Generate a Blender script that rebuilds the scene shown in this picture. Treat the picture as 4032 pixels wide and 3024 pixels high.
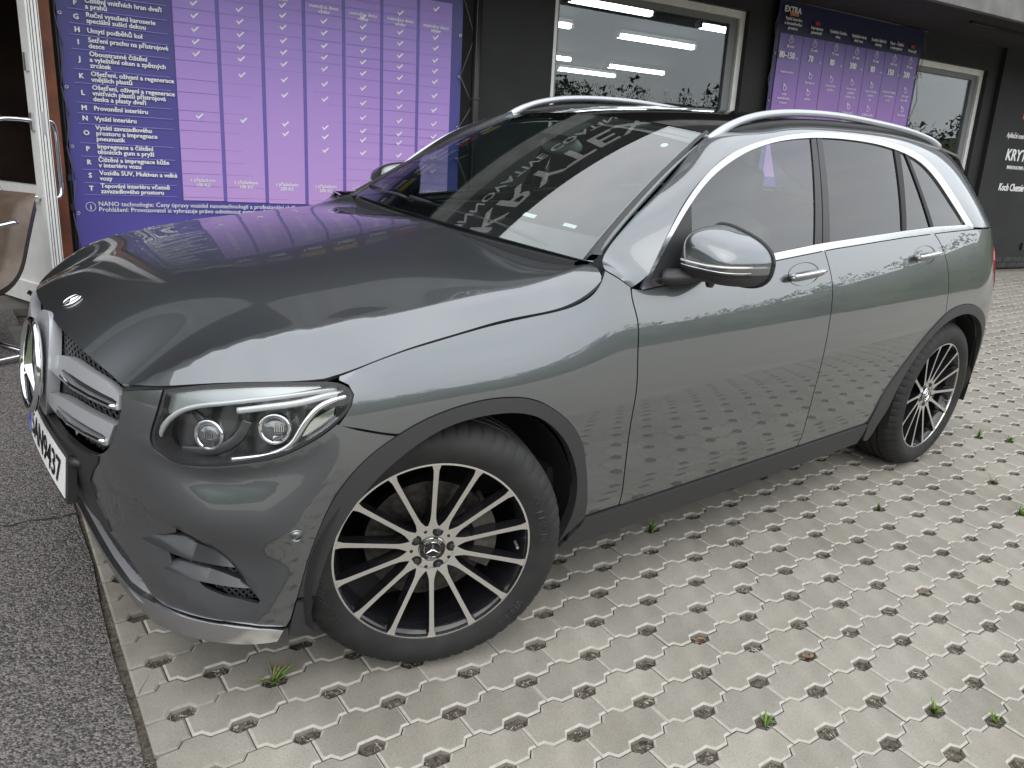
import bpy, bmesh, math, random
import numpy as np
from mathutils import Matrix, Vector
from mathutils.geometry import delaunay_2d_cdt
scene = bpy.context.scene
for o in list(bpy.data.objects): bpy.data.objects.remove(o, do_unlink=True)
COL = scene.collection
rnd = random.Random(7)

# ------------------------------------------------------------------ camera, sky, sun, exposure
# LOT: the paved lot (and the car on it) slopes 4.4 degrees towards the building; world z is plumb
T3 = np.array([[.999930, -.000910, -.011759], [0, .997017, -.077179], [.011794, .077174, .996948]])
LOT = Matrix([[*T3[0], 0], [*T3[1], 0], [*T3[2], 0], [0, 0, 0, 1]])
CAM = np.array([-1.05156, -2.47239, 1.29755])
CR, CU, CF = np.array([.779611, -.624216, .050603]), np.array([.128415, .238420, .962635]), np.array([.612957, .743983, -.266034])
cd = bpy.data.cameras.new('camera'); cam = bpy.data.objects.new('camera', cd); COL.objects.link(cam)
cd.sensor_width = 36; cd.lens = 36 * 3071.63 / 4032; cd.clip_end = 2000; cd.clip_start = .05
cam.matrix_world = Matrix([[CR[0], CU[0], -CF[0], CAM[0]], [CR[1], CU[1], -CF[1], CAM[1]], [CR[2], CU[2], -CF[2], CAM[2]], [0, 0, 0, 1]])
scene.camera = cam
scene.render.resolution_x, scene.render.resolution_y = 1024, 768

SUN_EL, SUN_AZ = math.radians(52), math.radians(215)      # azimuth clockwise from +y
w = bpy.data.worlds.new('World'); scene.world = w; w.use_nodes = True
nt = w.node_tree; nt.nodes.clear(); L = nt.links.new
def N_(t, **k):
    n = nt.nodes.new(t)
    for a, b in k.items(): setattr(n, a, b)
    return n
out = N_('ShaderNodeOutputWorld'); bg = N_('ShaderNodeBackground'); sky = N_('ShaderNodeTexSky', sky_type='NISHITA', sun_disc=False)
sky.sun_elevation = SUN_EL; sky.sun_rotation = SUN_AZ; sky.air_density = 1.2; sky.dust_density = 3.0
tc = N_('ShaderNodeTexCoord'); mp = N_('ShaderNodeMapping'); mp.inputs['Scale'].default_value = (1, 1, 2.6)
no = N_('ShaderNodeTexNoise'); no.inputs['Scale'].default_value = 2.2; no.inputs['Detail'].default_value = 6; no.inputs['Roughness'].default_value = .55
cr = N_('ShaderNodeValToRGB'); cr.color_ramp.elements[0].position = .3; cr.color_ramp.elements[0].color = (7.4, 7.8, 8.3, 1)
cr.color_ramp.elements[1].position = .72; cr.color_ramp.elements[1].color = (10.4, 10.55, 10.6, 1)
mx = N_('ShaderNodeMix', data_type='RGBA'); mx.inputs['Factor'].default_value = .86          # overcast veil over the clear sky
L(tc.outputs['Generated'], mp.inputs['Vector']); L(mp.outputs['Vector'], no.inputs['Vector']); L(no.outputs['Fac'], cr.inputs['Fac'])
L(sky.outputs['Color'], mx.inputs[6]); L(cr.outputs['Color'], mx.inputs[7]); L(mx.outputs[2], bg.inputs['Color']); bg.inputs['Strength'].default_value = .15
L(bg.outputs['Background'], out.inputs['Surface'])
sl = bpy.data.lights.new('sun', 'SUN'); sl.energy = .7; sl.angle = math.radians(75); sl.color = (1, .97, .92)
sun = bpy.data.objects.new('sun', sl); COL.objects.link(sun)
sd = Vector((math.sin(SUN_AZ) * math.cos(SUN_EL), math.cos(SUN_AZ) * math.cos(SUN_EL), math.sin(SUN_EL)))
sun.rotation_euler = sd.to_track_quat('Z', 'Y').to_euler(); sun.location = (0, 0, 30)
vs = scene.view_settings; vs.view_transform = 'Standard'; vs.look = 'None'; vs.gamma = 1; vs.exposure = .60; vs.use_curve_mapping = False
scene.render.engine = 'CYCLES'; scene.cycles.max_bounces = 10; scene.cycles.transparent_max_bounces = 16
scene.cycles.caustics_reflective = False; scene.cycles.caustics_refractive = False

# ------------------------------------------------------------------ materials
MATS = {}
def mat(name, col=(.5, .5, .5), rough=.5, metal=0, coat=0, spec=.5, emit=None, estr=0, coatr=.03):
    m = bpy.data.materials.new(name); m.use_nodes = True; b = m.node_tree.nodes['Principled BSDF']
    b.inputs['Base Color'].default_value = (*col, 1); b.inputs['Roughness'].default_value = rough; b.inputs['Metallic'].default_value = metal
    b.inputs['Coat Weight'].default_value = coat; b.inputs['Coat Roughness'].default_value = coatr; b.inputs['Specular IOR Level'].default_value = spec
    if emit: b.inputs['Emission Color'].default_value = (*emit, 1); b.inputs['Emission Strength'].default_value = estr
    MATS[name] = m; return m
def noisy(name, c1, c2, scale=30, rough=.7, bump=.0, detail=6, bscale=None, metal=0, coat=0, r2=None, lo=.35, hi=.65, coord='Object', spec=.5, bdist=.01):
    m = mat(name, c1, rough, metal, coat, spec); t = m.node_tree; b = t.nodes['Principled BSDF']
    tc = t.nodes.new('ShaderNodeTexCoord'); n = t.nodes.new('ShaderNodeTexNoise'); n.inputs['Scale'].default_value = scale; n.inputs['Detail'].default_value = detail
    r = t.nodes.new('ShaderNodeValToRGB'); r.color_ramp.elements[0].position = lo; r.color_ramp.elements[1].position = hi
    r.color_ramp.elements[0].color = (*c1, 1); r.color_ramp.elements[1].color = (*c2, 1)
    t.links.new(tc.outputs[coord], n.inputs['Vector']); t.links.new(n.outputs['Fac'], r.inputs['Fac']); t.links.new(r.outputs['Color'], b.inputs['Base Color'])
    if bump:
        n2 = t.nodes.new('ShaderNodeTexNoise'); n2.inputs['Scale'].default_value = bscale or scale * 3; n2.inputs['Detail'].default_value = 4
        bp = t.nodes.new('ShaderNodeBump'); bp.inputs['Strength'].default_value = bump; bp.inputs['Distance'].default_value = bdist
        t.links.new(tc.outputs[coord], n2.inputs['Vector']); t.links.new(n2.outputs['Fac'], bp.inputs['Height']); t.links.new(bp.outputs['Normal'], b.inputs['Normal'])
    return m
def glassm(name, tint=(.9, .95, .93), ior=1.5, rough=0):
    m = bpy.data.materials.new(name); m.use_nodes = True; t = m.node_tree; t.nodes.clear()
    o = t.nodes.new('ShaderNodeOutputMaterial'); mi = t.nodes.new('ShaderNodeMixShader'); tr = t.nodes.new('ShaderNodeBsdfTransparent'); gl = t.nodes.new('ShaderNodeBsdfGlossy'); f = t.nodes.new('ShaderNodeFresnel')
    ge_ = t.nodes.new('ShaderNodeNewGeometry'); mr_ = t.nodes.new('ShaderNodeMapRange'); mr_.inputs['To Min'].default_value = ior; mr_.inputs['To Max'].default_value = 1 / ior
    t.links.new(ge_.outputs['Backfacing'], mr_.inputs['Value']); t.links.new(mr_.outputs[0], f.inputs['IOR']); tr.inputs['Color'].default_value = (*tint, 1); gl.inputs['Roughness'].default_value = rough; gl.inputs['Color'].default_value = (1, 1, 1, 1)
    t.links.new(f.outputs[0], mi.inputs[0]); t.links.new(tr.outputs[0], mi.inputs[1]); t.links.new(gl.outputs[0], mi.inputs[2]); t.links.new(mi.outputs[0], o.inputs['Surface'])
    MATS[name] = m; return m
def paint(name, col, flake=.25):
    m = mat(name, col, .31, .85, 1.0, .5, coatr=.008); t = m.node_tree; b = t.nodes['Principled BSDF']
    tc = t.nodes.new('ShaderNodeTexCoord'); v = t.nodes.new('ShaderNodeTexNoise'); v.inputs['Scale'].default_value = 1400; v.inputs['Detail'].default_value = 2
    r = t.nodes.new('ShaderNodeValToRGB'); r.color_ramp.elements[0].color = (*[c * (1 - flake) for c in col], 1); r.color_ramp.elements[1].color = (*[c * (1 + flake) for c in col], 1)
    t.links.new(tc.outputs['Object'], v.inputs['Vector']); t.links.new(v.outputs['Fac'], r.inputs['Fac']); t.links.new(r.outputs['Color'], b.inputs['Base Color'])
    b.inputs['Coat IOR'].default_value = 1.9
    return m
paint('paint', (.130, .141, .150))
mat('black_plastic', (.022, .022, .024), .48); mat('dark_plastic', (.030, .030, .032), .52); mat('gloss_black', (.006, .006, .007), .06, 0, .6)
mat('shell_black', (.006, .006, .006), .8); mat('rubber_seal', (.012, .012, .013), .6)
mat('chrome', (.82, .83, .84), .06, 1); mat('satin_silver', (.50, .51, .53), .33, .75); mat('trim_chrome', (.84, .85, .86), .24, 1); mat('window_chrome', (.64, .65, .66), .20, 1); mat('sign_letter', (.42, .42, .42), .5); mat('mirror_back_lit', (.16, .17, .17), .4)
mat('machined', (.80, .79, .78), .26, 1); mat('wheel_black', (.012, .012, .014), .14, 0, .5); mat('plate_white', (.78, .78, .76), .35); mat('plate_blue', (.01, .05, .45), .4)
noisy('tyre_rubber', (.010, .010, .011), (.019, .0185, .018), 18, .72, .12, bscale=220, bdist=.002)
noisy('disc_metal', (.05, .048, .046), (.10, .095, .09), 60, .42, 0, metal=.9); noisy('caliper', (.05, .045, .040), (.11, .095, .08), 25, .6, .2)
glassm('glass_clear', (.62, .80, .76), 1.95); glassm('glass_ws', (.66, .76, .73), 2.3); glassm('glass_tint', (.10, .11, .11), 1.72); glassm('glass_lamp', (.93, .94, .94), 1.46)
glassm('glass_window', (.80, .86, .88), 1.58)
mat('lamp_dark', (.075, .078, .082), .28, .5, .3); mat('fin_shaded', (.030, .032, .035), .30, .2, .25); mat('pillar_black', (.010, .010, .011), .28); mat('lamp_silver', (.46, .48, .49), .28, .7, .3); mat('lamp_chrome', (.78, .79, .80), .12, 1); mat('lamp_white', (.58, .60, .61), .18, .2, .8); mat('silver_paint', (.46, .47, .49), .36, .45, .4); mat('lens_glass', (.16, .17, .18), .03, .5, 1)
mat('amber_tail', (.55, .012, .015), .12, 0, .8); mat('interior_dark', (.022, .022, .023), .7); mat('interior_seat', (.035, .034, .033), .6); mat('headliner', (.30, .29, .27), .9)
mat('white_print', (.80, .80, .80), .5); mat('grey_print', (.30, .31, .30), .5); mat('black_print', (.015, .015, .016), .5)
mat('mirror_glass', (.8, .82, .82), .02, 1); mat('indicator', (.62, .60, .55), .10, .3, .8)
# ------------------------------------------------------------------ helpers
def tag(o, label, cat, group=None, kind=None):
    if label: o['label'] = label
    if cat: o['category'] = cat
    if group: o['group'] = group
    if kind: o['kind'] = kind
    return o
def empty(name, M=None, label=None, cat=None, group=None):
    o = bpy.data.objects.new(name, None); COL.objects.link(o); o.empty_display_size = .2
    if M is not None: o.matrix_world = M
    return tag(o, label, cat, group)
def obj(name, verts, faces, m, parent=None, smooth=False, mats=None, fm=None):
    me = bpy.data.meshes.new(name); me.from_pydata([tuple(map(float, v)) for v in verts], [], [tuple(map(int, f)) for f in faces]); me.update()
    for mm in (mats or [m]): me.materials.append(MATS[mm])
    if fm is not None: me.polygons.foreach_set('material_index', fm)
    if smooth: me.polygons.foreach_set('use_smooth', [True] * len(me.polygons))
    o = bpy.data.objects.new(name, me); COL.objects.link(o)
    if parent: o.parent = parent
    return o
def share(name, me, parent=None, M=None):
    o = bpy.data.objects.new(name, me); COL.objects.link(o)
    if parent: o.parent = parent
    if M is not None: o.matrix_local = M
    return o
class MB:
    "collects simple solids into one mesh"
    def __init__(s): s.v = []; s.f = []
    def add(s, v, f):
        b = len(s.v); s.v += [tuple(map(float, p)) for p in v]; s.f += [tuple(b + i for i in q) for q in f]; return s
    def box(s, c, d, M=None):
        x, y, z = [a / 2 for a in d]; v = [(sx * x, sy * y, sz * z) for sx in (-1, 1) for sy in (-1, 1) for sz in (-1, 1)]
        if M is not None: v = [tuple(M @ Vector(p)) for p in v]
        v = [(p[0] + c[0], p[1] + c[1], p[2] + c[2]) for p in v]
        return s.add(v, [(0, 1, 3, 2), (4, 6, 7, 5), (0, 4, 5, 1), (2, 3, 7, 6), (0, 2, 6, 4), (1, 5, 7, 3)])
    def hexa(s, p8):                       # bottom 4 (ccw from above) + top 4
        return s.add(p8, [(3, 2, 1, 0), (4, 5, 6, 7), (0, 1, 5, 4), (1, 2, 6, 5), (2, 3, 7, 6), (3, 0, 4, 7)])
    def tube(s, pts, r, n=10, cap=True, rb=None):
        pts = np.array(pts, float); k = len(pts); rs = np.full(k, r) if np.isscalar(r) else np.array(r, float); rb_ = rs if rb is None else (np.full(k, rb) if np.isscalar(rb) else np.array(rb))
        tg = np.gradient(pts, axis=0); tg /= np.linalg.norm(tg, axis=1, keepdims=True) + 1e-12
        up = np.array([0, 0, 1.]) if abs(tg[0][2]) < .9 else np.array([1., 0, 0]); V = []; a0 = None
        for i in range(k):
            a = np.cross(up, tg[i]) if a0 is None else a0 - tg[i] * (a0 @ tg[i])
            a /= np.linalg.norm(a); b = np.cross(tg[i], a); a0 = a
            for j in range(n):
                t = 2 * math.pi * j / n; V.append(pts[i] + a * math.cos(t) * rs[i] + b * math.sin(t) * rb_[i])
        F = [(i * n + j, i * n + (j + 1) % n, (i + 1) * n + (j + 1) % n, (i + 1) * n + j) for i in range(k - 1) for j in range(n)]
        if cap: F += [tuple(range(n))[::-1], tuple((k - 1) * n + j for j in range(n))]
        return s.add(V, F)
    def lathe(s, prof, n=48, axis='y', c=(0, 0, 0), a0=0, a1=2 * math.pi):
        full = abs(a1 - a0 - 2 * math.pi) < 1e-6; m = n if full else n + 1; V = []
        for i in range(m):
            t = a0 + (a1 - a0) * i / n
            for (r, h) in prof:
                if axis == 'y': p = (r * math.cos(t), h, r * math.sin(t))
                elif axis == 'z': p = (r * math.cos(t), r * math.sin(t), h)
                else: p = (h, r * math.cos(t), r * math.sin(t))
                V.append((p[0] + c[0], p[1] + c[1], p[2] + c[2]))
        k = len(prof); F = [(i * k + j, i * k + j + 1, ((i + 1) % m) * k + j + 1, ((i + 1) % m) * k + j) for i in range(n) for j in range(k - 1)]
        return s.add(V, F)
    def prism(s, poly, z0, z1):            # poly in xy, ccw
        n = len(poly); V = [(x, y, z0) for x, y in poly] + [(x, y, z1) for x, y in poly]
        return s.add(V, [tuple(range(n))[::-1], tuple(range(n, 2 * n))] + [(i, (i + 1) % n, n + (i + 1) % n, n + i) for i in range(n)])
    def xf(s, M): s.v = [tuple(M @ Vector(p)) for p in s.v]; return s
    def go(s, name, m, parent=None, smooth=False, mats=None, fm=None): return obj(name, s.v, s.f, m, parent, smooth, mats, fm)
def smooth_angle(o, deg=35):
    me = o.data; me.polygons.foreach_set('use_smooth', [True] * len(me.polygons))
    bm = bmesh.new(); bm.from_mesh(me); c = math.radians(deg)
    for e in bm.edges: e.smooth = not (len(e.link_faces) == 2 and e.calc_face_angle(0) > c)
    bm.to_mesh(me); bm.free(); return o
def dens(P, step, closed=True):
    P = [np.array(p, float) for p in P]; o = []; n = len(P)
    for i in range(n if closed else n - 1):
        a, b = P[i], P[(i + 1) % n]; k = max(1, int(np.linalg.norm(b - a) / step))
        o += [a + (b - a) * j / k for j in range(k)]
    if not closed: o.append(P[-1])
    return np.array(o)
def crv(P, n=None, step=.012):
    "smooth interpolating curve through points (chordal cubic)"
    P = np.array(P, float); t = np.concatenate([[0], np.cumsum(np.linalg.norm(np.diff(P, axis=0), axis=1) ** .7)])
    L_ = np.linalg.norm(np.diff(P, axis=0), axis=1).sum(); n = n or max(4, int(L_ / step))
    q = np.linspace(0, t[-1], n); return np.stack([Spl(t, P[:, i])(q) for i in range(P.shape[1])], 1)
def inpoly(P, poly):
    x, y = P[:, 0], P[:, 1]; r = np.zeros(len(P), bool); px, py = poly[:, 0], poly[:, 1]; qx, qy = np.roll(px, -1), np.roll(py, -1)
    for a, b, c, d in zip(px, py, qx, qy):
        if b == d: continue
        k = ((b > y) != (d > y)) & (x < (c - a) * (y - b) / (d - b) + a); r ^= k
    return r
def shrink(P, d):
    "inset a closed outline by d"
    P = np.array(P, float); n = len(P); A = np.roll(P, 1, 0); B = np.roll(P, -1, 0)
    area = .5 * np.sum(P[:, 0] * B[:, 1] - B[:, 0] * P[:, 1]); sg = 1 if area > 0 else -1
    e1 = P - A; e2 = B - P; e1 /= np.linalg.norm(e1, axis=1, keepdims=True) + 1e-9; e2 /= np.linalg.norm(e2, axis=1, keepdims=True) + 1e-9
    n1 = np.stack([-e1[:, 1], e1[:, 0]], 1) * sg; n2 = np.stack([-e2[:, 1], e2[:, 0]], 1) * sg
    m = n1 + n2; m /= np.maximum(np.linalg.norm(m, axis=1, keepdims=True), .3) ; c = np.clip(np.sum(m * n1, 1, keepdims=True), .35, 1)
    return P + m * d / c
def patch(name, S, outline, m, parent, step=.03, thick=.006, gap=0., off=0., mirror=False, holes=(), bstep=.012, both=False):
    """one panel: outline trimmed out of the smooth surface S(a,b); folded edge of depth thick; normals are the surface's own"""
    P = dens(outline, bstep)
    if gap: P = shrink(P, gap)
    H = [dens(h, bstep) for h in holes]
    if gap: H = [shrink(h, -gap) for h in H]
    lo, hi = P.min(0), P.max(0); gx = np.arange(lo[0] + step / 2, hi[0], step); gy = np.arange(lo[1] + step / 2, hi[1], step)
    Q = np.stack(np.meshgrid(gx, gy), -1).reshape(-1, 2); k = inpoly(Q, P)
    for h in H: k &= ~inpoly(Q, h)
    Q = Q[k]
    B = np.concatenate([P] + H)
    if len(Q):
        d = np.min(np.linalg.norm(Q[:, None, :] - B[None], axis=2), axis=1) if len(Q) * len(B) < 4e7 else np.ones(len(Q))
        Q = Q[d > step * .45]
    V2 = np.concatenate([B, Q]); E = []; b = 0; loops = []
    for lp in [P] + H:
        n = len(lp); E += [(b + i, b + (i + 1) % n) for i in range(n)]; loops.append(list(range(b, b + n))); b += n
    r = delaunay_2d_cdt([Vector(p) for p in V2], E, [], 0, 1e-7)
    V = np.array([tuple(v) for v in r[0]]); F = np.array([f for f in r[2] if len(f) == 3])
    cen = V[F].mean(1); k = inpoly(cen, P)
    for h in H: k &= ~inpoly(cen, h)
    F = F[k]
    a, bb = V[:, 0], V[:, 1]; X = S(a, bb); nn = nrm(S, a, bb)
    X = X + nn * off
    c = np.cross(V[F[:, 1]] - V[F[:, 0]], V[F[:, 2]] - V[F[:, 0]]); F[c < 0] = F[c < 0][:, ::-1]
    nv = len(X); # boundary flange
    cnt = {}
    for f in F:
        for i in range(3): e = (f[i], f[(i + 1) % 3]); cnt[e] = cnt.get(e, 0) + 1
    be = [e for e in cnt if (e[1], e[0]) not in cnt]
    bid = sorted({i for e in be for i in e}); mp_ = {i: nv + j for j, i in enumerate(bid)}
    XB = X[bid] - nn[bid] * thick
    VV = np.concatenate([X, XB]); FF = [tuple(f) for f in F] + [(e[1], e[0], mp_[e[0]], mp_[e[1]]) for e in be]
    ln = [nn[i] for f in F for i in f]
    for e in be:
        t = VV[e[1]] - VV[e[0]]; q = np.cross(t, nn[e[0]]); q = q / (np.linalg.norm(q) + 1e-12)
        ln += [q, q, q, q]
    if both: # close the back
        base = len(VV); bk = X - nn * thick; VV = np.concatenate([VV, bk]); FF += [tuple(base + i for i in f[::-1]) for f in F]; ln += [-nn[i] for f in F for i in f[::-1]]
    ln = np.array(ln)
    if mirror:
        VV = VV * np.array([1, -1, 1]); FF2 = []; l2 = []; k = 0
        for f in FF: FF2.append(f[::-1]); l2.append(ln[k:k + len(f)][::-1] * np.array([1, -1, 1])); k += len(f)
        FF = FF2; ln = np.concatenate(l2)
    o = obj(name, VV, FF, m, parent, True)
    o.data.normals_split_custom_set([tuple(n) for n in ln]); return o
def grid(name, S, a, b, m, parent=None, flip=False, smooth=True):
    A, B = np.meshgrid(a, b, indexing='ij'); X = S(A.ravel(), B.ravel()); na, nb = len(a), len(b)
    F = [(i * nb + j, (i + 1) * nb + j, (i + 1) * nb + j + 1, i * nb + j + 1) for i in range(na - 1) for j in range(nb - 1)]
    if flip: F = [f[::-1] for f in F]
    return obj(name, X, F, m, parent, smooth)
_tc = {}
def text_geo(body, size, bold=0., align='LEFT', extr=.0004, sx=1., res=2, shear=0., sp=1.):
    key = (body, size, bold, align, extr, sx, res, shear, sp)
    if key in _tc: return _tc[key]
    c = bpy.data.curves.new('t', 'FONT'); c.body = body; c.size = size; c.align_x = align; c.extrude = extr; c.resolution_u = res; c.shear = shear; c.space_character = sp
    o = bpy.data.objects.new('t', c); COL.objects.link(o); dg = bpy.context.evaluated_depsgraph_get(); me = bpy.data.meshes.new_from_object(o.evaluated_get(dg))
    v = np.empty(len(me.vertices) * 3); me.vertices.foreach_get('co', v); v = v.reshape(-1, 3); v[:, 0] *= sx
    f = [tuple(p.vertices) for p in me.polygons]
    if bold:
        n_ = len(v); vv = [v]; ff = list(f)
        for k, (dx, dy) in enumerate(((bold, 0), (-bold, 0), (0, bold * .7), (0, -bold * .7))): vv.append(v + np.array([dx, dy, .00012 * (k + 1)])); ff += [tuple(i + n_ * (k + 1) for i in q) for q in f]
        v = np.concatenate(vv); f = ff
    bpy.data.objects.remove(o); bpy.data.curves.remove(c); bpy.data.meshes.remove(me)
    _tc[key] = (v, f); return v, f
# ------------------------------------------------------------------ body surfaces of the car (metres; x to the rear, y to the far side, z up; front axle at x=0)
class Spl:
    "natural cubic spline"
    def __init__(s,x,y):
        x=np.array(x,float); y=np.array(y,float); n=len(x); h=np.diff(x); s.x,s.y=x,y
        A=np.zeros((n,n)); r=np.zeros(n); A[0,0]=A[-1,-1]=1
        for i in range(1,n-1):
            A[i,i-1]=h[i-1]; A[i,i]=2*(h[i-1]+h[i]); A[i,i+1]=h[i]
            r[i]=6*((y[i+1]-y[i])/h[i]-(y[i]-y[i-1])/h[i-1])
        s.m=np.linalg.solve(A,r)
    def __call__(s,t):
        t=np.asarray(t,float); x,y,m=s.x,s.y,s.m
        i=np.clip(np.searchsorted(x,t)-1,0,len(x)-2); h=x[i+1]-x[i]
        tc=np.clip(t,x[0],x[-1])
        a=(x[i+1]-tc)/h; b=(tc-x[i])/h
        v=a*y[i]+b*y[i+1]+((a**3-a)*m[i]+(b**3-b)*m[i+1])*h*h/6
        s0=(y[1]-y[0])/(x[1]-x[0])-(x[1]-x[0])*(2*m[0]+m[1])/6; k=len(x)-1
        s1=(y[k]-y[k-1])/(x[k]-x[k-1])+(x[k]-x[k-1])*(2*m[k]+m[k-1])/6
        return v+np.where(t<x[0],(t-x[0])*s0,0)+np.where(t>x[k],(t-x[k])*s1,0)
# ---- lower wrap N(s,z): nose + flank ------------------------------------
XS,XR=-.10,3.00           # flank begins / ends
S_F=1.30                  # arc length given to the front corner
S_R=1.40
W_x=Spl([-.10,.4,1.2,2.0,2.6,3.0,3.15],[.934,.9375,.943,.945,.9435,.940,.938])
# section slope dw/dz, integrated from z=.86
zz=np.linspace(.10,1.30,241)
SL=Spl([.10,.24,.31,.36,.40,.435,.47,.55,.66,.74,.79,.84,.885,.94,1.0,1.06,1.12,1.20,1.30],
       [.35,.28,.25,.22,.17,.05,.025,.02,-.01,-.085,-.135,-.18,-.215,-.27,-.32,-.34,-.36,-.40,-.45])
sl=SL(zz); cum=np.concatenate([[0],np.cumsum((sl[1:]+sl[:-1])/2*np.diff(zz))]); 
cum-=np.interp(.62,zz,cum); SEC=Spl(zz[::6],cum[::6])
def wside(x,z): 
    # shoulder turns in harder over the front fender
    f=np.clip((.62-x)/.5,0,1); f=f*f*(3-2*f)
    t=np.clip(z-.80,0,None)
    extra=-f*(1.0*t*t+1.2*t**3)
    return W_x(x)+SEC(z-.022*np.clip(x-.9,-.6,2.2)*np.clip((z-.5)/.3,0,1))+extra
XN=Spl([.10,.18,.24,.32,.40,.48,.56,.66,.76,.86,.95,1.05],[-.615,-.645,-.658,-.682,-.702,-.717,-.728,-.738,-.728,-.700,-.650,-.57])
XT=Spl([.1,.3,.5,.7,.9,1.1,1.3],[3.72,3.76,3.78,3.77,3.74,3.70,3.60])
_ph=np.linspace(0,np.pi/2,400)
def _tab(a,b,p):
    c,s=np.cos(_ph)**(2/p),np.sin(_ph)**(2/p); d=np.hypot(np.diff(a*c),np.diff(b*s)); L=np.concatenate([[0],np.cumsum(d)])
    return L/L[-1],c,s
PF,PR=2.45,2.55
_LF,_CF,_SF=_tab(.65,.93,PF); _LG,_CG,_SG=_tab(.58,.90,4.2); _LR,_CR,_SR=_tab(.76,.93,PR)
def N(s,z):
    s=np.asarray(s,float); z=np.asarray(z,float)
    s,z=np.broadcast_arrays(s,z)
    x=XS+(s-S_F); w=wside(np.clip(x,XS,XR),z)
    t=np.clip(s/S_F,0,1); lo=np.clip((.50-z)/.28,0,1); lo=lo*lo*(3-2*lo)*.75; c=(1-lo)*np.interp(t,_LF,_CF)+lo*np.interp(t,_LG,_CG); n=(1-lo)*np.interp(t,_LF,_SF)+lo*np.interp(t,_LG,_SG)
    fr=s<S_F
    xf=XS-(XS-XN(z))*c; wf=w*n
    S2=S_F+XR-XS; t2=np.clip((S2+S_R-s)/S_R,0,1); c2=np.interp(t2,_LR,_CR); n2=np.interp(t2,_LR,_SR); rr=s>S2
    xo=np.where(fr,xf,np.where(rr,XR+(XT(z)-XR)*c2,x)); wo=np.where(fr,wf,np.where(rr,w*n2,w))
    return np.stack([xo,-wo,z],-1)
# ---- greenhouse flank G(x,z) --------------------------------------------
BZ=Spl([.4,.73,.9,1.4,1.8,2.3,2.7,3.0,3.3],[1.00,1.035,1.05,1.095,1.125,1.155,1.17,1.178,1.18]) # belt z (lower edge of chrome)
def G(x,z):
    x=np.asarray(x,float); z=np.asarray(z,float); b=BZ(x); wb=wside(np.clip(x,XS,XR),b)-.004
    # plan taper of cabin
    t=z-b; tp=np.clip(x-2.2,0,None)
    w=wb-(.30*t+.27*t*t)-.9*np.clip(t-.40,0,None)**2*3-.055*tp*tp*np.clip(t*3,0,1)
    fx=np.clip(1.3-x,0,None)
    w=w-.03*fx*fx*np.clip(t*3,0,1)
    return np.stack([x+0*z,-w,z+0*x],-1)

def nrm(S,a,b,h=1e-4):
    da=S(a+h,b)-S(a-h,b); db=S(a,b+h)-S(a,b-h); n=np.cross(da,db); return n/np.linalg.norm(n,axis=-1,keepdims=True)
def Noff(d):
    return lambda s,z: N(s,z)-nrm(N,np.asarray(s,float),np.asarray(z,float))*d
def Nw(s, z): p = N(s, z); return p
HEADLIGHT = [(.673,.845),(.753,.867),(.829,.882),(.89,.89),(.95,.895),(1.01,.897),(1.063,.897),(1.1,.893),(1.125,.882),(1.138,.867),(1.133,.849),(1.12,.829),(1.095,.806),(1.064,.783),(1.026,.761),(.978,.737),(.922,.719),(.865,.705),(.784,.69),(.726,.688),(.683,.697),(.659,.712),(.651,.73),(.654,.755),(.661,.78),(.668,.812)]
DLO_TOP = [(.69,1.04),(.731,1.084),(.828,1.182),(.942,1.283),(1.057,1.36),(1.162,1.411),(1.268,1.446),(1.389,1.474),(1.513,1.495),(1.642,1.511),(1.77,1.52),(1.916,1.524),(2.137,1.52),(2.293,1.508),(2.462,1.486),(2.584,1.454),(2.701,1.398),(2.798,1.329),(2.892,1.254),(2.986,1.175)]
DLO_BOT = [(2.985,1.166),(2.649,1.158),(2.279,1.145),(1.955,1.129),(1.75,1.119),(1.351,1.091),(.868,1.05),(.69,1.036)]
DLO_IN = [(.744,1.081),(.845,1.178),(.958,1.274),(1.073,1.349),(1.189,1.401),(1.297,1.437),(1.407,1.463),(1.507,1.48),(1.636,1.494),(1.762,1.502),(1.907,1.505),(2.112,1.501),(2.268,1.489),(2.432,1.464),(2.545,1.432),(2.652,1.376),(2.745,1.308),(2.832,1.241),(2.91,1.18)]
BELT_TOP = [(2.914,1.185),(2.574,1.182),(2.29,1.17),(1.725,1.142),(1.623,1.136),(1.331,1.113),(.741,1.063)]
SHUT = [(1.069,.899),(1.136,.916),(1.205,.932),(1.363,.954),(1.523,.972),(1.692,.988),(1.805,1.002),(1.865,1.018),(1.91,1.041),(1.939,1.071),(1.952,1.094)]
HOODFRONT = [(1.067,.897),(.95,.894),(.829,.881),(.698,.856),(.623,.838),(.541,.816),(.529,.822),(.496,.835),(.417,.847),(.261,.854),(.12,.857),(0.,.858)]
GRILLE = [(.543,.812),(.548,.777),(.544,.748),(.527,.701),(.507,.669),(.466,.637),(.412,.617),(.329,.606),(.2,.602),(0.,.601)]
ARCH_IN = [(1.038,.30),(1.044,.367),(1.059,.441),(1.088,.519),(1.129,.593),(1.179,.653),(1.228,.693),(1.295,.729),(1.37,.755),(1.448,.766),(1.53,.766),(1.611,.755),(1.678,.731),(1.731,.694),(1.776,.649),(1.81,.599),(1.837,.543),(1.853,.476),(1.853,.405),(1.846,.345),(1.83,.29)]
ARCH_OUT = [(.985,.27),(.993,.311),(1.0,.354),(1.017,.445),(1.047,.538),(1.083,.617),(1.127,.679),(1.177,.724),(1.246,.76),(1.345,.79),(1.449,.804),(1.53,.805),(1.617,.794),(1.677,.775),(1.74,.738),(1.796,.693),(1.846,.63),(1.87,.57),(1.892,.49),(1.907,.415),(1.915,.36)]
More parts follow.
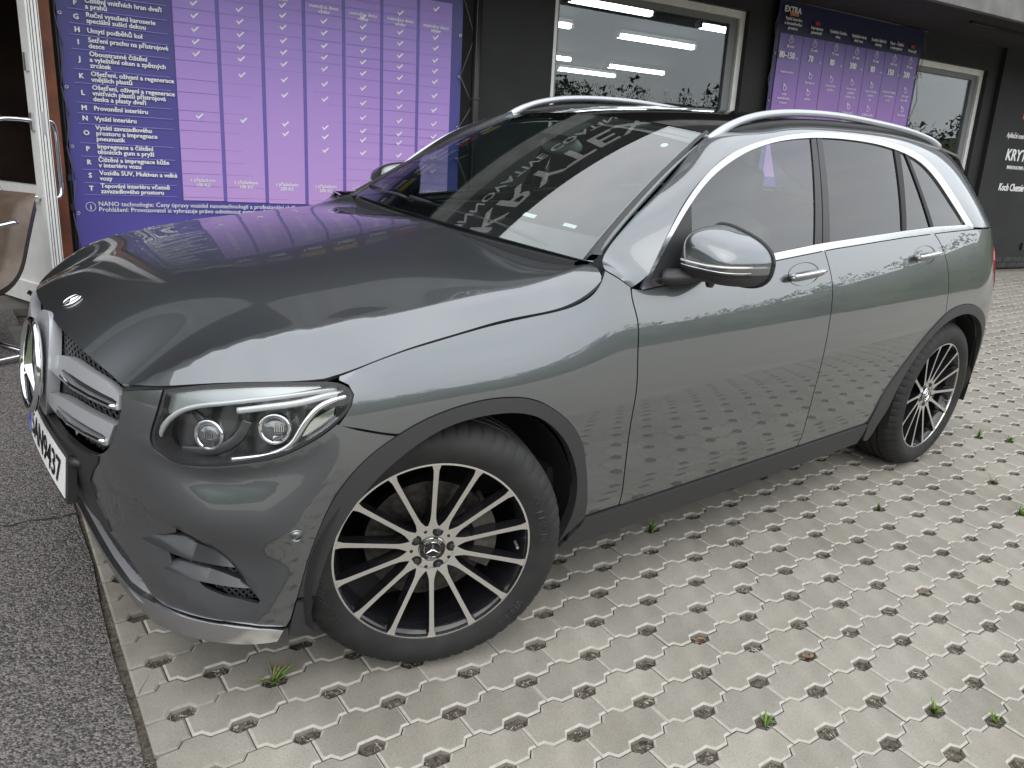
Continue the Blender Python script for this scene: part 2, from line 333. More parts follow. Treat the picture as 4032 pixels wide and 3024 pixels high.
def arc(cx, cz, r, a0, a1, n): return [(cx + r * math.cos(math.radians(a0 + (a1 - a0) * i / n)), cz + r * math.sin(math.radians(a0 + (a1 - a0) * i / n))) for i in range(n + 1)]
RC = (2.85 + 1.40, .378)
RARCH_IN = [(3.66, .258), (3.712, .252), (3.722, .31), (3.738, .39), (3.772, .49), (3.83, .585), (3.90, .658), (4.0, .724), (4.11, .766), (4.212, .785), (4.30, .788), (4.384, .777), (4.47, .745), (4.55, .695), (4.605, .64), (4.64, .57), (4.655, .48), (4.655, .38), (4.645, .25)]
RARCH_OUT = [(3.617, .355), (3.638, .45), (3.70, .535), (3.80, .627), (3.91, .711), (4.032, .78), (4.126, .816), (4.219, .832), (4.321, .832), (4.419, .816), (4.509, .781), (4.595, .722), (4.65, .65), (4.685, .57), (4.70, .48), (4.70, .38), (4.69, .25)]
# bonnet: height field through the shut line, the crease and the centre line
def _crease(x): return Spl([-.72, -.65, -.496, -.28, .04, .28, .58, .8], [.50, .55, .635, .70, .742, .752, .74, .73])(x)
def _inner(x): return Spl([-.72, -.5, 0, .5, .8], [.20, .30, .42, .50, .52])(x)
def _sp(d, e): return .5 * (d + np.sqrt(d * d + e * e))
def _ct(x, y): w_ = np.abs(y); return -.34 * _sp(w_ - _crease(x), .007) - .02 * _sp(w_ - _inner(x), .03)
_hp = [(-.70, 0, .860), (-.635, 0, .903), (-.5, 0, .957), (-.3, 0, 1.003), (0, 0, 1.047), (.3, 0, 1.084), (.55, 0, 1.110), (.8, 0, 1.128)]
_hs = [(-.496, .635, .916), (-.28, .70, .966), (.04, .742, 1.006), (.28, .752, 1.041), (.58, .74, 1.083)]
_hb = [N(*q) for q in HOODFRONT[:-1:1]] + [N(*q) for q in SHUT]
_hb = [(p[0], -p[1], p[2]) for p in _hb] + [(.60, .80, 1.095), (.70, .745, 1.105)]
_pts = [(x, y, z) for x, y, z in _hp] + [(x, s * y, z) for x, y, z in _hs + _hb for s in (1, -1)]
_P = np.array(_pts); _D = np.linalg.norm(_P[:, None, :2] - _P[None, :, :2], axis=2) ** 3
_A = np.zeros((len(_P) + 3, len(_P) + 3)); _A[:len(_P), :len(_P)] = _D + np.eye(len(_P)) * 2.2e-3; _A[:len(_P), -3] = 1; _A[:len(_P), -2:] = _P[:, :2]; _A[-3:, :len(_P)] = _A[:len(_P), -3:].T
_rhs = np.concatenate([_P[:, 2] - _ct(_P[:, 0], _P[:, 1]), [0, 0, 0]]); _C = np.linalg.solve(_A, _rhs)
def HOOD(x, y):
    x = np.asarray(x, float); y = np.asarray(y, float); sh = x.shape; x = x.ravel(); y = y.ravel()
    r = np.sqrt((x[:, None] - _P[:, 0]) ** 2 + (y[:, None] - _P[:, 1]) ** 2) ** 3
    z = r @ _C[:len(_P)] + _C[-3] + _C[-2] * x + _C[-1] * y + _ct(x, y)
    return np.stack([x, y, z], -1).reshape(*sh, 3)
def WS(p, q):
    p = np.asarray(p, float); q = np.asarray(q, float); y0 = p / .745 ; y0 = np.clip(y0, -1.05, 1.05)
    bx, by, bz = .50 + .10 * y0 ** 2, .0 - .745 * y0, 1.112 - .017 * y0 ** 2
    tx, ty, tz = 1.235 + .045 * y0 ** 2, .0 - .56 * y0, 1.505 - .030 * y0 ** 2
    b = 4 * q * (1 - q) * .020
    return np.stack([bx + (tx - bx) * q - b * .47, by + (ty - by) * q, bz + (tz - bz) * q + b * .88], -1)
RZC = Spl([1.20, 1.4, 1.7, 2.1, 2.6, 3.0, 3.35], [1.496, 1.533, 1.567, 1.586, 1.578, 1.555, 1.515])
RZE = Spl([1.20, 1.4, 1.7, 2.05, 2.6, 2.95, 3.35], [1.455, 1.491, 1.530, 1.551, 1.546, 1.526, 1.475])
def ROOF(x, y):
    x = np.asarray(x, float); y = np.asarray(y, float); t = np.abs(y) / .565
    return np.stack([x + 0 * y, y + 0 * x, RZC(x) - (RZC(x) - RZE(x)) * t ** 2.3], -1)
# ------------------------------------------------------------------ the car
car = empty('parked_car', LOT, 'dark grey metallic estate SUV with black multi-spoke wheels parked on the pavers', 'car')
def both(fn):
    for mi in (False, True): fn(mi)
_dt = crv(DLO_TOP, step=.02); _di = crv(DLO_IN, step=.02); _bt = np.array(BELT_TOP); _db = np.array(DLO_BOT)
_sh = crv(SHUT, step=.012)
def bz_top(x): return np.interp(x, _bt[::-1, 0], _bt[::-1, 1])
def bz_bot(x): return np.interp(x, _db[::-1, 0], _db[::-1, 1])
def di(x0, x1): return [tuple(p) for p in _di if x0 < p[0] < x1]
def zin(x): return float(np.interp(x, _di[:, 0], _di[:, 1]))
O = 1.40                                   # s = x + O on the flank
DF = [(.667, .362), (.650, .55), (.648, .673), (.656, .76), (.657, .86), (.662, .945), (.652, .99), (.645, 1.03), (.647, 1.045)]     # door / wing gap
DM = [(1.665, .362), (1.667, .53), (1.675, .70), (1.70, .88), (1.715, .985), (1.70, 1.06), (1.68, 1.112), (1.676, 1.125)]              # front / rear door gap
DR = [(2.545, 1.168), (2.60, 1.134), (2.655, 1.074), (2.68, 1.014), (2.692, .926), (2.688, .835)]                                       # rear door / quarter gap
dfc, dmc, drc = crv(DF, step=.02), crv(DM, step=.02), crv(DR, step=.02)
ai, ao = crv(ARCH_IN, step=.015), crv(ARCH_OUT, step=.015)
rai, rao = crv(RARCH_IN, step=.015), crv(RARCH_OUT, step=.015)
SILL = .358
def sx(P): return [(p[0] + O, p[1]) for p in P]
# --- wing (fender)
hl = crv(HEADLIGHT + [HEADLIGHT[0]], step=.012)[:-1]
hl_up = [p for p in hl]
def fender(mi):
    tip = [(1.094, .800), (1.112, .822), (1.128, .845), (1.134, .866), (1.122, .886), (1.098, .8965)]
    top = [tuple(p) for p in _sh if p[0] > 1.10]
    rear = [(1.953, 1.097), (2.0, 1.074), (2.045, 1.048)]
    down = [tuple(p) for p in sx(dfc)][::-1][1:]
    arch = [tuple(p) for p in ao if p[1] > .37 and p[0] > 1.70][::-1]
    a2 = [tuple(p) for p in ao if p[0] <= 1.70 and p[0] > 1.243][::-1]
    seam = [(1.240, .763), (1.201, .773), (1.145, .789)]
    patch('fender', N, tip + top + rear + down + [(1.916, .362)] + arch + a2 + seam, 'paint', car, .022, .012, .0024, mirror=mi)
both(fender)
def fdoor(mi):
    bot = [(.647, 1.045)] + [(x, bz_bot(x)) for x in np.linspace(.70, 1.66, 30)]
    ol = sx(dfc) + sx(bot[1:]) + sx(dmc[::-1]) + sx([(x, SILL) for x in np.linspace(1.65, .68, 40)])
    d = patch('front_door', N, ol, 'paint', car, .025, .014, .0026, mirror=mi)
    handle(d, 1.53, 1.040, mi); return d
def rdoor(mi):
    bel = [(x, bz_bot(x)) for x in np.linspace(1.69, 2.53, 24)]
    arch = [p for p in rao if p[0] < RC[0] + .02 and p[1] < .838][::-1]
    arch = [tuple(p) for p in rao if 3.60 < p[0] < 4.088 and p[1] > .365][::-1]
    ol = sx(dmc) + sx(bel) + sx(drc) + arch + [(3.615, SILL)] + sx([(x, SILL) for x in np.linspace(2.15, 1.68, 16)])
    d = patch('rear_door', N, ol, 'paint', car, .025, .014, .0026, mirror=mi)
    handle(d, 2.462, 1.070, mi); return d
def handle(door, xc, zc, mi):
    sg = -1 if mi else 1; p = N(xc + O, zc); n = nrm(N, np.array(xc + O), np.array(zc)); t = np.array([1, 0, .045]); t /= np.linalg.norm(t); u = np.cross(n, t) * -1; u = np.cross(t, n) if u[2] < 0 else u
    if u[2] < 0: u = -u
    m = MB(); R = 10; A = 36; V = []      # dished bowl
    for i in range(R + 1):
        f = i / R
        for j in range(A):
            a = 2 * math.pi * j / A; rx, rz = .098 * f, .041 * f
            V.append(p + t * rx * math.cos(a) + u * rz * math.sin(a) + n * (.0018 - .020 * (1 - f ** 3.0)))
    F = [(i * A + j, i * A + (j + 1) % A, (i + 1) * A + (j + 1) % A, (i + 1) * A + j) for i in range(R) for j in range(A)]
    V = np.array(V) * np.array([1, sg, 1]);
    obj('handle_bowl', V, F if not mi else [f[::-1] for f in F], 'paint', door, True)
    B = []; k = 16
    ss = np.linspace(-1, 1, k)
    for s in ss: B.append(p + t * (.106 * s) + n * (.020 + .010 * (1 - s * s)) - u * .006 + u * .004 * s)
    B = np.array(B) * np.array([1, sg, 1]); rr = .0125 * np.sqrt(np.clip(1 - (ss * .93) ** 4, .05, 1))
    MB().tube(B, rr * .8, 12, rb=rr * 1.12).go('handle_bar', 'paint', door, True)
    s2 = np.linspace(-.92, .92, 14); C2 = np.array([p + t * (.106 * s) + n * (.029 + .010 * (1 - s * s)) - u * .0025 for s in s2]) * np.array([1, sg, 1])
    MB().tube(C2, .0045, 8, rb=.006).go('handle_trim', 'chrome', door, True)
    for s in (-.9, .9):
        q = p + t * .098 * s; MB().tube(np.array([q - n * .012, q + n * .022]) * np.array([1, sg, 1]), .009, 8).go('handle_mount', 'paint', door, True)
both(fdoor); both(rdoor)
def quarter(mi):
    arch = [tuple(p) for p in rao if p[0] > 4.085]
    
    rear = [(4.72, .40), (4.80, .42), (4.83, .60), (4.83, .80), (4.76, .885), (4.70, .97), (4.70, 1.01), (4.735, 1.055), (4.86, 1.08), (4.92, 1.13), (4.93, 1.172)]
    bel = sx([(x, bz_bot(min(x, 2.98))) for x in np.linspace(3.40, 2.56, 22)])
    ol = [tuple(p) for p in sx(drc)] + arch + rear + bel
    patch('quarter_panel', N, ol, 'paint', car, .025, .012, .0024, mirror=mi)
both(quarter)
def rbump(mi):
    ol = [(4.71, .24), (4.72, .395), (4.80, .415), (4.83, .595), (4.83, .795), (5.12, .80), (5.4, .80), (5.79, .80), (5.79, .24)]
    patch('rear_bumper', N, ol, 'paint', car, .03, .012, .0024, mirror=mi)
    tl = [(4.738, 1.052), (4.703, 1.01), (4.703, .97), (4.765, .887), (4.84, .812), (5.1, .85), (5.3, .93), (5.32, 1.0), (5.18, 1.05), (4.87, 1.076)]
    patch('tail_lamp', N, tl, 'amber_tail', car, .03, .02, .0015, off=.004, mirror=mi)
    patch('tailgate', N, [(4.845, .806), (5.1, .844), (5.31, .925), (5.33, 1.0), (5.19, 1.056), (4.875, 1.082), (4.93, 1.13), (4.95, 1.165), (5.79, 1.165), (5.79, .806)], 'paint', car, .04, .012, .0024, mirror=mi)
both(rbump)
# --- bonnet
hf = [N(*q) for q in crv(HOODFRONT[:6], step=.02)] + [N(*q) for q in crv(HOODFRONT[5:], step=.02)[1:]]
hs = [N(*q) for q in crv(SHUT, step=.02)]
left = [(p[0], p[1]) for p in hf[::-1]] + [(p[0], p[1]) for p in hs[1:]]          # centre front -> rear corner (y negative)
rearl = [(.562, -.825), (.585, -.785), (.592, -.745)] + [(.492 + .10 * (y / .745) ** 2, y) for y in np.linspace(-.72, 0, 20)]
half = left + rearl
full = half[:-1] + [(half[-1][0], 0)] + [(x, -y) for x, y in half[::-1][1:-1]]
hood = patch('hood', HOOD, full, 'paint', car, .026, .012, .0035)
# --- windscreen, roof
scr = [(p, 0.0) for p in np.linspace(.745, -.745, 40)] + [(-.745, q) for q in np.linspace(.03, .97, 24)] + [(p, 1.) for p in np.linspace(-.745, .745, 40)] + [(.745, q) for q in np.linspace(.97, .03, 24)]
scr = [(p, q * .83) for p, q in scr]
WSm = lambda p, q: WS(p, np.asarray(q) / .83)
ws = patch('windscreen', WSm, scr, 'glass_ws', car, .05, .005, .0, off=.003)
ring_in = [(p * (1 - .075 * .5), q) for p, q in [(.70, .10), (0, .085), (-.70, .10)]]
inner = [(p, .115 - .02 * math.cos(p / .7 * 1.57)) for p in np.linspace(.695, -.695, 30)] + [(-.70, q) for q in np.linspace(.14, .745, 20)] + [(-.665, .785), (-.60, .79)] + [(p, .79) for p in np.linspace(-.55, -.13, 8)] + [(-.12, .70), (-.09, .665), (.09, .665), (.12, .70)] + [(p, .79) for p in np.linspace(.13, .55, 8)] + [(.60, .79), (.665, .785)] + [(.70, q) for q in np.linspace(.745, .14, 20)]
patch('frit_band', WSm, shrink(np.array(scr), .004), 'gloss_black', ws, .05, .002, 0, off=-.0035, holes=[inner])
roof_ol = [(1.262, .0)] + [(1.262 + .05 * (y / .56) ** 2 - .0, y) for y in np.linspace(.03, .555, 16)] + [(x, .558) for x in np.linspace(1.35, 2.42, 30)] + [(2.43, y) for y in np.linspace(.54, -.54, 30)] + [(x, -.558) for x in np.linspace(2.42, 1.35, 30)] + [(1.262 + .05 * (y / .56) ** 2, y) for y in np.linspace(-.555, -.03, 16)]
patch('panorama_roof', ROOF, roof_ol, 'gloss_black', car, .05, .01, .001)
patch('roof_rear', ROOF, [(2.435, y) for y in np.linspace(-.558, .558, 30)] + [(x, .558) for x in np.linspace(2.5, 3.28, 20)] + [(3.30, y) for y in np.linspace(.55, -.55, 30)] + [(x, -.558) for x in np.linspace(3.28, 2.5, 20)], 'paint', car, .05, .01, .001)
ZZ = lambda y, q: np.stack([3.30 + .33 * np.asarray(q), np.asarray(y) * (1 + .18 * np.asarray(q)), 1.470 - .31 * np.asarray(q) + .04 * (1 - (np.asarray(y) / .56) ** 2) * (1 - np.asarray(q))], -1)
grid('rear_window', ZZ, np.linspace(-.56, .56, 24), np.linspace(0, 1, 10), 'glass_tint', car)
# --- body side frame: A-pillar, cant rail, D-pillar
k0 = [1, 2, 4, 6, 8, 10, 13, 15, 17, 19]; tt = np.concatenate([[0], np.linspace(.09, 1, 10)])
C0 = np.array([N(2.045, 1.047)] + [G(*DLO_TOP[i]) for i in k0]); _te = N(4.93, 1.168); C2 = np.array([(.556, -.842, 1.096), (.640, -.748, 1.116), (.80, -.692, 1.212), (1.05, -.622, 1.353), (1.285, -.562, 1.480), (1.513, -.560, 1.508), (1.77, -.560, 1.536), (2.293, -.560, 1.551), (2.78, -.562, 1.537), (3.18, -.600, 1.452), tuple(_te)])
s0 = [Spl(tt, C0[:, i]) for i in range(3)]; s2 = [Spl(tt, C2[:, i]) for i in range(3)]
_me = N(4.66, 1.170); bul = Spl([0, .09, .22, .38, .55, .69, .82, 1], [.002, .005, .008, .014, .018, .022, .030, .022])
_v1 = 2 * (N(4.66, 1.169) - (C0[-1] + C2[-1]) / 2); _v0 = 2 * (N(2.0, 1.075) - (C0[0] + C2[0]) / 2)
def FRAME(t, v):
    a = np.stack([f(t) for f in s0], -1); b = np.stack([f(t) for f in s2], -1); v = np.asarray(v)[..., None]
    o_ = np.array([0, -.66, .75]); e1 = np.clip((np.asarray(t) - .86) / .14, 0, 1)[..., None]; e0 = np.clip((.07 - np.asarray(t)) / .07, 0, 1)[..., None]; e1 = e1 * e1 * (3 - 2 * e1); e0 = e0 * e0 * (3 - 2 * e0)
    c = (a + b) / 2 + o_ * bul(t)[..., None] * 1.6 * (1 - e0) * (1 - e1) + _v1 * e1 + _v0 * e0
    return a * (1 - v) ** 2 + 2 * v * (1 - v) * c + b * v ** 2
def sideframe(mi):
    o = grid('side_frame', FRAME, np.linspace(0, 1, 140), np.linspace(-.02, 1, 16), 'paint', car)
    if mi:
        me = o.data; me.transform(Matrix.Diagonal((1, -1, 1, 1))); me.flip_normals()
both(sideframe)
# black moulding between glass and A-pillar, roof gap
def aseal(mi):
    sg = -1 if mi else 1
    E = np.array([FRAME(np.array(t), np.array(1.0)) for t in np.linspace(.085, .395, 40)]) + np.array([-.004, .006, .004]); I = np.array([WS(.745 * .955, q) for q in np.linspace(0, 1, 40)]) + np.array([-.002, 0, .003])
    V = np.concatenate([E, (E + I) / 2 + np.array([-.006, -.004, .010]), I]) * np.array([1, sg, 1]); F = []
    for i in range(39):
        for k in range(2): F.append((k * 40 + i, k * 40 + i + 1, (k + 1) * 40 + i + 1, (k + 1) * 40 + i))
    obj('pillar_moulding', V, [f[::-1] for f in F] if not mi else F, 'dark_plastic', car, True)
both(aseal)
# --- side glazing
def glaze(mi):
    outer = [tuple(p) for p in _dt] + [tuple(p) for p in dens(DLO_BOT, .03, False)]
    inn = [tuple(p) for p in _di if p[0] < 2.90] + [(2.905, 1.187)] + [tuple(p) for p in dens(BELT_TOP, .03, False) if p[0] < 2.90]
    patch('window_chrome', G, outer, 'window_chrome', car, .05, .010, 0, off=.004, mirror=mi, holes=[inn])
    bel = lambda a, b: [(x, bz_top(x)) for x in np.linspace(a, b, 14)]
    q1 = [(.963, 1.275), (.926, 1.109)] + bel(.94, 1.62) + [(1.697, 1.496)] + di(.97, 1.69)[::-1]
    patch('front_side_glass', G, q1, 'glass_clear', car, .06, .004, .001, off=-.004, mirror=mi, both=False)
    patch('mirror_gusset', G, [(.722, 1.073), (.74, 1.092), (.84, 1.188), (.950, 1.285), (.964, 1.276), (.930, 1.105), (.85, 1.062), (.72, 1.050)], 'black_plastic', car, .04, .006, .001, off=-.001, mirror=mi)
    bp = patch('centre_pillar_cover', G, [(1.621, 1.136), (1.672, 1.139), (1.730, 1.5), (1.694, 1.497)], 'pillar_black', car, .05, .006, .001, off=0, mirror=mi)
    patch('centre_pillar_cover', G, [(1.676, 1.139), (1.727, 1.142), (1.770, 1.503), (1.734, 1.5)], 'pillar_black', car, .05, .006, .001, off=0, mirror=mi)
    patch('rear_side_glass', G, bel(1.73, 2.288) + [(2.301, 1.487)] + di(1.775, 2.30)[::-1] + [(1.772, 1.503)], 'glass_tint', car, .06, .004, .001, off=-.004, mirror=mi)
    patch('window_divider', G, [(2.288, 1.170), (2.326, 1.172), (2.352, 1.483), (2.303, 1.488)], 'rubber_seal', car, .05, .006, .001, off=.001, mirror=mi)
    patch('rear_vent_glass', G, [(2.327, 1.172), (2.45, 1.177), (2.545, 1.181), (2.389, 1.476), (2.354, 1.483)], 'glass_tint', car, .06, .004, .001, off=-.004, mirror=mi)
    patch('window_divider', G, [(2.546, 1.181), (2.58, 1.182), (2.420, 1.470), (2.390, 1.476)], 'rubber_seal', car, .05, .006, .001, off=.001, mirror=mi)
    patch('quarter_glass', G, bel(2.582, 2.903) + di(2.43, 2.90)[::-1] + [(2.422, 1.469)], 'glass_tint', car, .06, .004, .001, off=-.004, mirror=mi)
both(glaze)
# --- wheel arch cladding, sills
def arches(mi):
    ol = [tuple(p) for p in ao] + [(1.905, .30)] + [tuple(p) for p in ai[::-1]]
    ol = [tuple(p) for p in ao if p[1] > .365 or p[0] > 1.5] + [tuple(p) for p in ai[::-1] if p[1] > .36 or p[0] > 1.5]
    patch('wheel_arch_cladding', N, ol, 'dark_plastic', car, .03, .03, .0005, off=.006, mirror=mi, bstep=.015)
    patch('bumper_corner_cladding', N, [(1.001, .358), (1.042, .361), (1.037, .30), (1.036, .25), (.985, .262), (.993, .311)], 'dark_plastic', car, .02, .03, .0008, off=.005, mirror=mi)
    ol = [tuple(p) for p in rao] + [tuple(p) for p in rai[::-1]]
    patch('wheel_arch_cladding', N, ol, 'dark_plastic', car, .03, .03, .0005, off=.006, mirror=mi, bstep=.015)
    ol = [(1.916, .358)] + [(s, .354) for s in np.linspace(1.95, 3.61, 60)] + [(3.613, .31)] + [(s, .256) for s in np.linspace(3.605, 1.90, 60)] + [(1.84, .268), (1.90, .325)]
    patch('sill_cladding', N, ol, 'dark_plastic', car, .03, .03, .0005, off=.008, mirror=mi, bstep=.02)
both(arches)
# --- inner black shell seen through the gaps, wheel wells, floor
def shell(mi):
    f = [(1.10, .87), (1.25, .92), (1.6, .96), (1.9, 1.04), (1.95, 1.06), (2.1, 1.03)] + [(s, bz_bot(s - O) - .03) for s in np.linspace(2.2, 4.3, 20)] + [(4.75, 1.12), (4.80, .9), (4.80, .5), (4.70, .36)]
    h2 = [tuple(p) for p in np.array(arc(4.20, .378, .455, 0, 340, 28))]; h1 = arc(1.452, .375, .44, 0, 340, 28)
    f += [(4.70, .26)] + [(s, .26) for s in np.linspace(4.5, 1.2, 10)] + [(1.12, .3), (1.06, .5), (1.09, .78)]
    patch('inner_structure', N, f, 'shell_black', car, .06, .004, 0, off=-.016, mirror=mi, holes=[h1, h2], bstep=.03)
both(shell)
for nm, cx in (('front', .052), ('rear', 2.85)):
    for sg in (1, -1):
        m = MB(); n = 26; V = []; prof = [(-.92, .415), (-.80, .435), (-.56, .445), (-.55, .05)]
        for i in range(n + 1):
            a = math.radians(-12 + 204 * i / n)
            for (y, r) in prof: V.append((cx + r * math.cos(a), y * sg, .375 + r * math.sin(a)))
        k = len(prof); F = [(i * k + j, i * k + j + 1, (i + 1) * k + j + 1, (i + 1) * k + j) for i in range(n) for j in range(k - 1)]
        obj('wheel_well', V, F, 'shell_black', car, True)
MB().box((1.50, 0, .235), (3.9, 1.50, .09)).go('underbody', 'shell_black', car)
# --- front bumper: one skin with openings for grille, lamps and intakes
gl_ = crv(GRILLE[:-1] + [(0, .601)], step=.015)
def sym(half): return [tuple(p) for p in half] + [(-p[0], p[1]) for p in half[::-1] if abs(p[0]) > 1e-6]
def NS(s, z):
    s = np.asarray(s, float); z = np.asarray(z, float); p = N(np.abs(s), z); return np.stack([p[..., 0], np.where(s < 0, -p[..., 1], p[..., 1]), p[..., 2]], -1)
INT = [(.560, .441), (.613, .462), (.661, .478), (.687, .490), (.697, .513), (.729, .517), (.765, .507), (.798, .487), (.827, .462), (.857, .435), (.880, .408), (.899, .385), (.914, .361), (.879, .363), (.829, .367), (.794, .374), (.768, .381), (.750, .394), (.700, .390), (.650, .386), (.609, .384), (.645, .404), (.690, .420), (.735, .432), (.700, .438), (.62, .4385)]
INTO = crv(INT[3:18], step=.012)
intake = [(.630, .468), (.66, .479)] + [tuple(p) for p in INTO] + [(.72, .390), (.680, .395), (.665, .43)]
LOW = [(0, .385), (.25, .378), (.395, .372), (.47, .352), (.52, .325), (.55, .300), (.545, .285), (.50, .275), (.3, .268), (0, .266)]   # lower mesh slot
bump = []
tp = [(.541, .813), (.60, .828), (.668, .843)]
hlb = [p for p in hl]                      # lower rim of the lamp, inner top corner round to the tail
i0 = int(np.argmin(np.linalg.norm(hl - np.array((.673, .845)), axis=1))); i1 = int(np.argmin(np.linalg.norm(hl - np.array((1.094, .803)), axis=1)))
rim = np.concatenate([hl[i1:], hl[:i0 + 1]])[::-1] if i1 > i0 else hl[i0:i1 + 1]
arch_f = [tuple(p) for p in ao if p[0] < 1.24 and p[1] > .36][::-1]
bhalf = [(p[0], p[1]) for p in gl_[::-1]] + tp[1:] + [tuple(p) for p in rim] + [(1.145, .787), (1.201, .771), (1.238, .761)] + arch_f + [(.998, .35), (.991, .311), (.980, .287), (.941, .292), (.892, .297), (.832, .301), (.770, .297), (.705, .291), (.645, .281), (.60, .284), (.57, .300), (.545, .33), (.50, .36), (.42, .385), (.25, .392), (0, .394)]
bhalf = [p for p in bhalf if p[0] >= 0]
blo = [(x, y) for x, y in bhalf]
ol = blo + [(-x, y) for x, y in blo[::-1] if x > 1e-6]
_cheek = Spl([-1.2, -.8, -.4, 0, .3, .55, .78, .9, 1.0, 1.2], [0, .003, .012, .019, .010, -.003, -.013, -.010, -.001, 0])
def SCOOP(s, z):
    "bumper skin: cheek above, hollow running into the side intake, lip below"
    a = np.abs(np.asarray(s, float)); z = np.asarray(z, float); p = NS(s, z); n_ = nrm(NS, np.where(np.abs(s) < 2e-3, 2e-3, s), z)
    zc = Spl([.45, .5, .6, .7, .8, .87, .93, 1.0], [.570, .562, .546, .522, .487, .425, .345, .27])(np.clip(a, .45, 1.0)); u = zc - z
    D = np.interp(a, [.46, .52, .62, .72, .84, .91], [0, .004, .016, .020, .014, .0]); st = np.clip((u + .004) / .020, 0, 1); st = st * st * (3 - 2 * st)
    d = -D * st * np.clip(1 - np.clip(u, 0, 9) / .17, 0, 1)
    zb = Spl([.5, .68, .79, .92, 1.03, 1.1, 1.2], [.705, .700, .690, .720, .762, .80, .84])(np.clip(a, .5, 1.2)); h = (z - .555) / (zb - .555)
    env = np.interp(a, [.50, .60, .70, .80, .93, 1.02, 1.10], [0, .12, .6, 1, 1, .55, 0]); pr_ = _cheek(np.clip(h, -1.2, 1.2)); d = d + env * pr_
    return p + n_ * d[..., None]
ih = [p for p in intake]
bumper = patch('front_bumper', SCOOP, ol, 'paint', car, .018, .012, .0012, holes=[ih, [(-x, y) for x, y in ih[::-1]]], bstep=.010)
# grille cavity, mesh, louvres, star
def NO(d): return lambda s, z: NS(s, z) - nrm(NS, np.where(np.abs(s) < 2e-3, 2e-3, s), z) * d
ghalf = [(.545, .812), (.530, .826), (.497, .839), (.417, .851), (.261, .858), (0, .862)]
gr_ol = [tuple(p) for p in gl_] ; gr_ol = [(p[0], p[1]) for p in gr_ol]
gfull = gr_ol + [(-p[0], p[1]) for p in gr_ol[::-1] if p[0] > 1e-6] + [(-p[0], p[1]) for p in ghalf] + [p for p in ghalf[::-1] if p[0] > 1e-6]
patch('grille_back', NO(.055), gfull, 'shell_black', car, .05, .002, 0)
def gridmesh(name, S, inside, pitch, amp, wid, dep, m, parent):
    "diamond mesh: two families of bars on the surface"
    mb = MB()
    lo, hi = inside.min(0), inside.max(0)
    for sgn in (1, -1):
        c = lo[0] - (hi[1] - lo[1]) * 1.2
        while c < hi[0] + (hi[1] - lo[1]) * 1.2:
            q = np.array([(c + sgn * (z - (lo[1] + hi[1]) / 2) * 1.25, z) for z in np.arange(lo[1], hi[1] + .001, pitch / 4)])
            k = inpoly(q, inside); i = 0
            while i < len(q):
                if k[i]:
                    j = i
                    while j + 1 < len(q) and k[j + 1]: j += 1
                    if j - i >= 2:
                        s = q[i:j + 1]; P = S(s[:, 0], s[:, 1]); mb.tube(P, wid, 5, cap=False, rb=dep)
                    i = j + 1
                else: i += 1
            c += pitch
    return mb.go(name, m, parent, True)
gpoly = np.array(gfull)
gridmesh('grille_mesh', NO(.030), gpoly, .030, 0, .0022, .006, 'black_plastic', car)
# louvres: broad silver blade with slim chrome lip and dark slot, both sides
def louvre(sgn, P, slot, parent):
    f = lambda q: [(sgn * a, b) for a, b in q] if sgn > 0 else [(sgn * a, b) for a, b in q[::-1]]
    b_ = patch('grille_louvre', NO(-.004), f(P), 'silver_paint', parent, .02, .026, 0, holes=[f(slot)], bstep=.01)
    patch('louvre_slot', NO(.012), f(slot), 'black_plastic', b_, .03, .002, -.001)
    lip = [p for p in slot[:len(slot) // 2]]; q = np.array(lip); MB().tube(NO(-.006)(sgn * q[:, 0], q[:, 1] - .004), .0045, 8, rb=.006).go('louvre_lip', 'chrome', b_, True)
up = crv([(.10, .775), (.18, .80), (.245, .818), (.30, .823), (.40, .822), (.48, .818), (.541, .803)], step=.02); lo_ = [(.545, .769), (.523, .765), (.42, .761), (.315, .756), (.21, .756), (.12, .752)]
sl1 = [(.245, .772), (.315, .767), (.42, .771), (.515, .774), (.534, .778), (.536, .786), (.52, .789), (.42, .790), (.32, .789), (.25, .785), (.236, .779)]
up2 = crv([(.09, .675), (.17, .696), (.235, .712), (.30, .721), (.40, .727), (.48, .730), (.534, .730)], step=.02); lo2 = [(.506, .672), (.49, .668), (.40, .662), (.32, .657), (.21, .652), (.10, .655)]
sl2 = [(.225, .672), (.30, .668), (.40, .674), (.475, .679), (.498, .684), (.502, .692), (.485, .694), (.40, .692), (.30, .688), (.235, .684), (.218, .678)]
for sg in (1, -1):
    louvre(sg, [tuple(p) for p in up] + lo_, sl1, car); louvre(sg, [tuple(p) for p in up2] + lo2, sl2, car)
hubp = [(a, b) for a, b in arc(0, .728, .142, 0, 354, 60)]
patch('star_carrier', NO(-.008), hubp, 'silver_paint', car, .02, .03, 0)
def starmesh(R, h):
    V = [(0, 0, h)]; F = []
    for k in range(6):
        a = math.pi / 2 + k * math.pi / 3; r = R if k % 2 == 0 else R * .155
        V.append((r * math.cos(a), r * math.sin(a), 0 if k % 2 == 0 else 0))
    for k in range(6): F.append((0, 1 + k, 1 + (k + 1) % 6))
    b = len(V); V += [(x, y, -h * .6) for x, y, z in V[1:]]
    for k in range(6): F.append((1 + k, b + k, b + (k + 1) % 6, 1 + (k + 1) % 6))
    return V, F
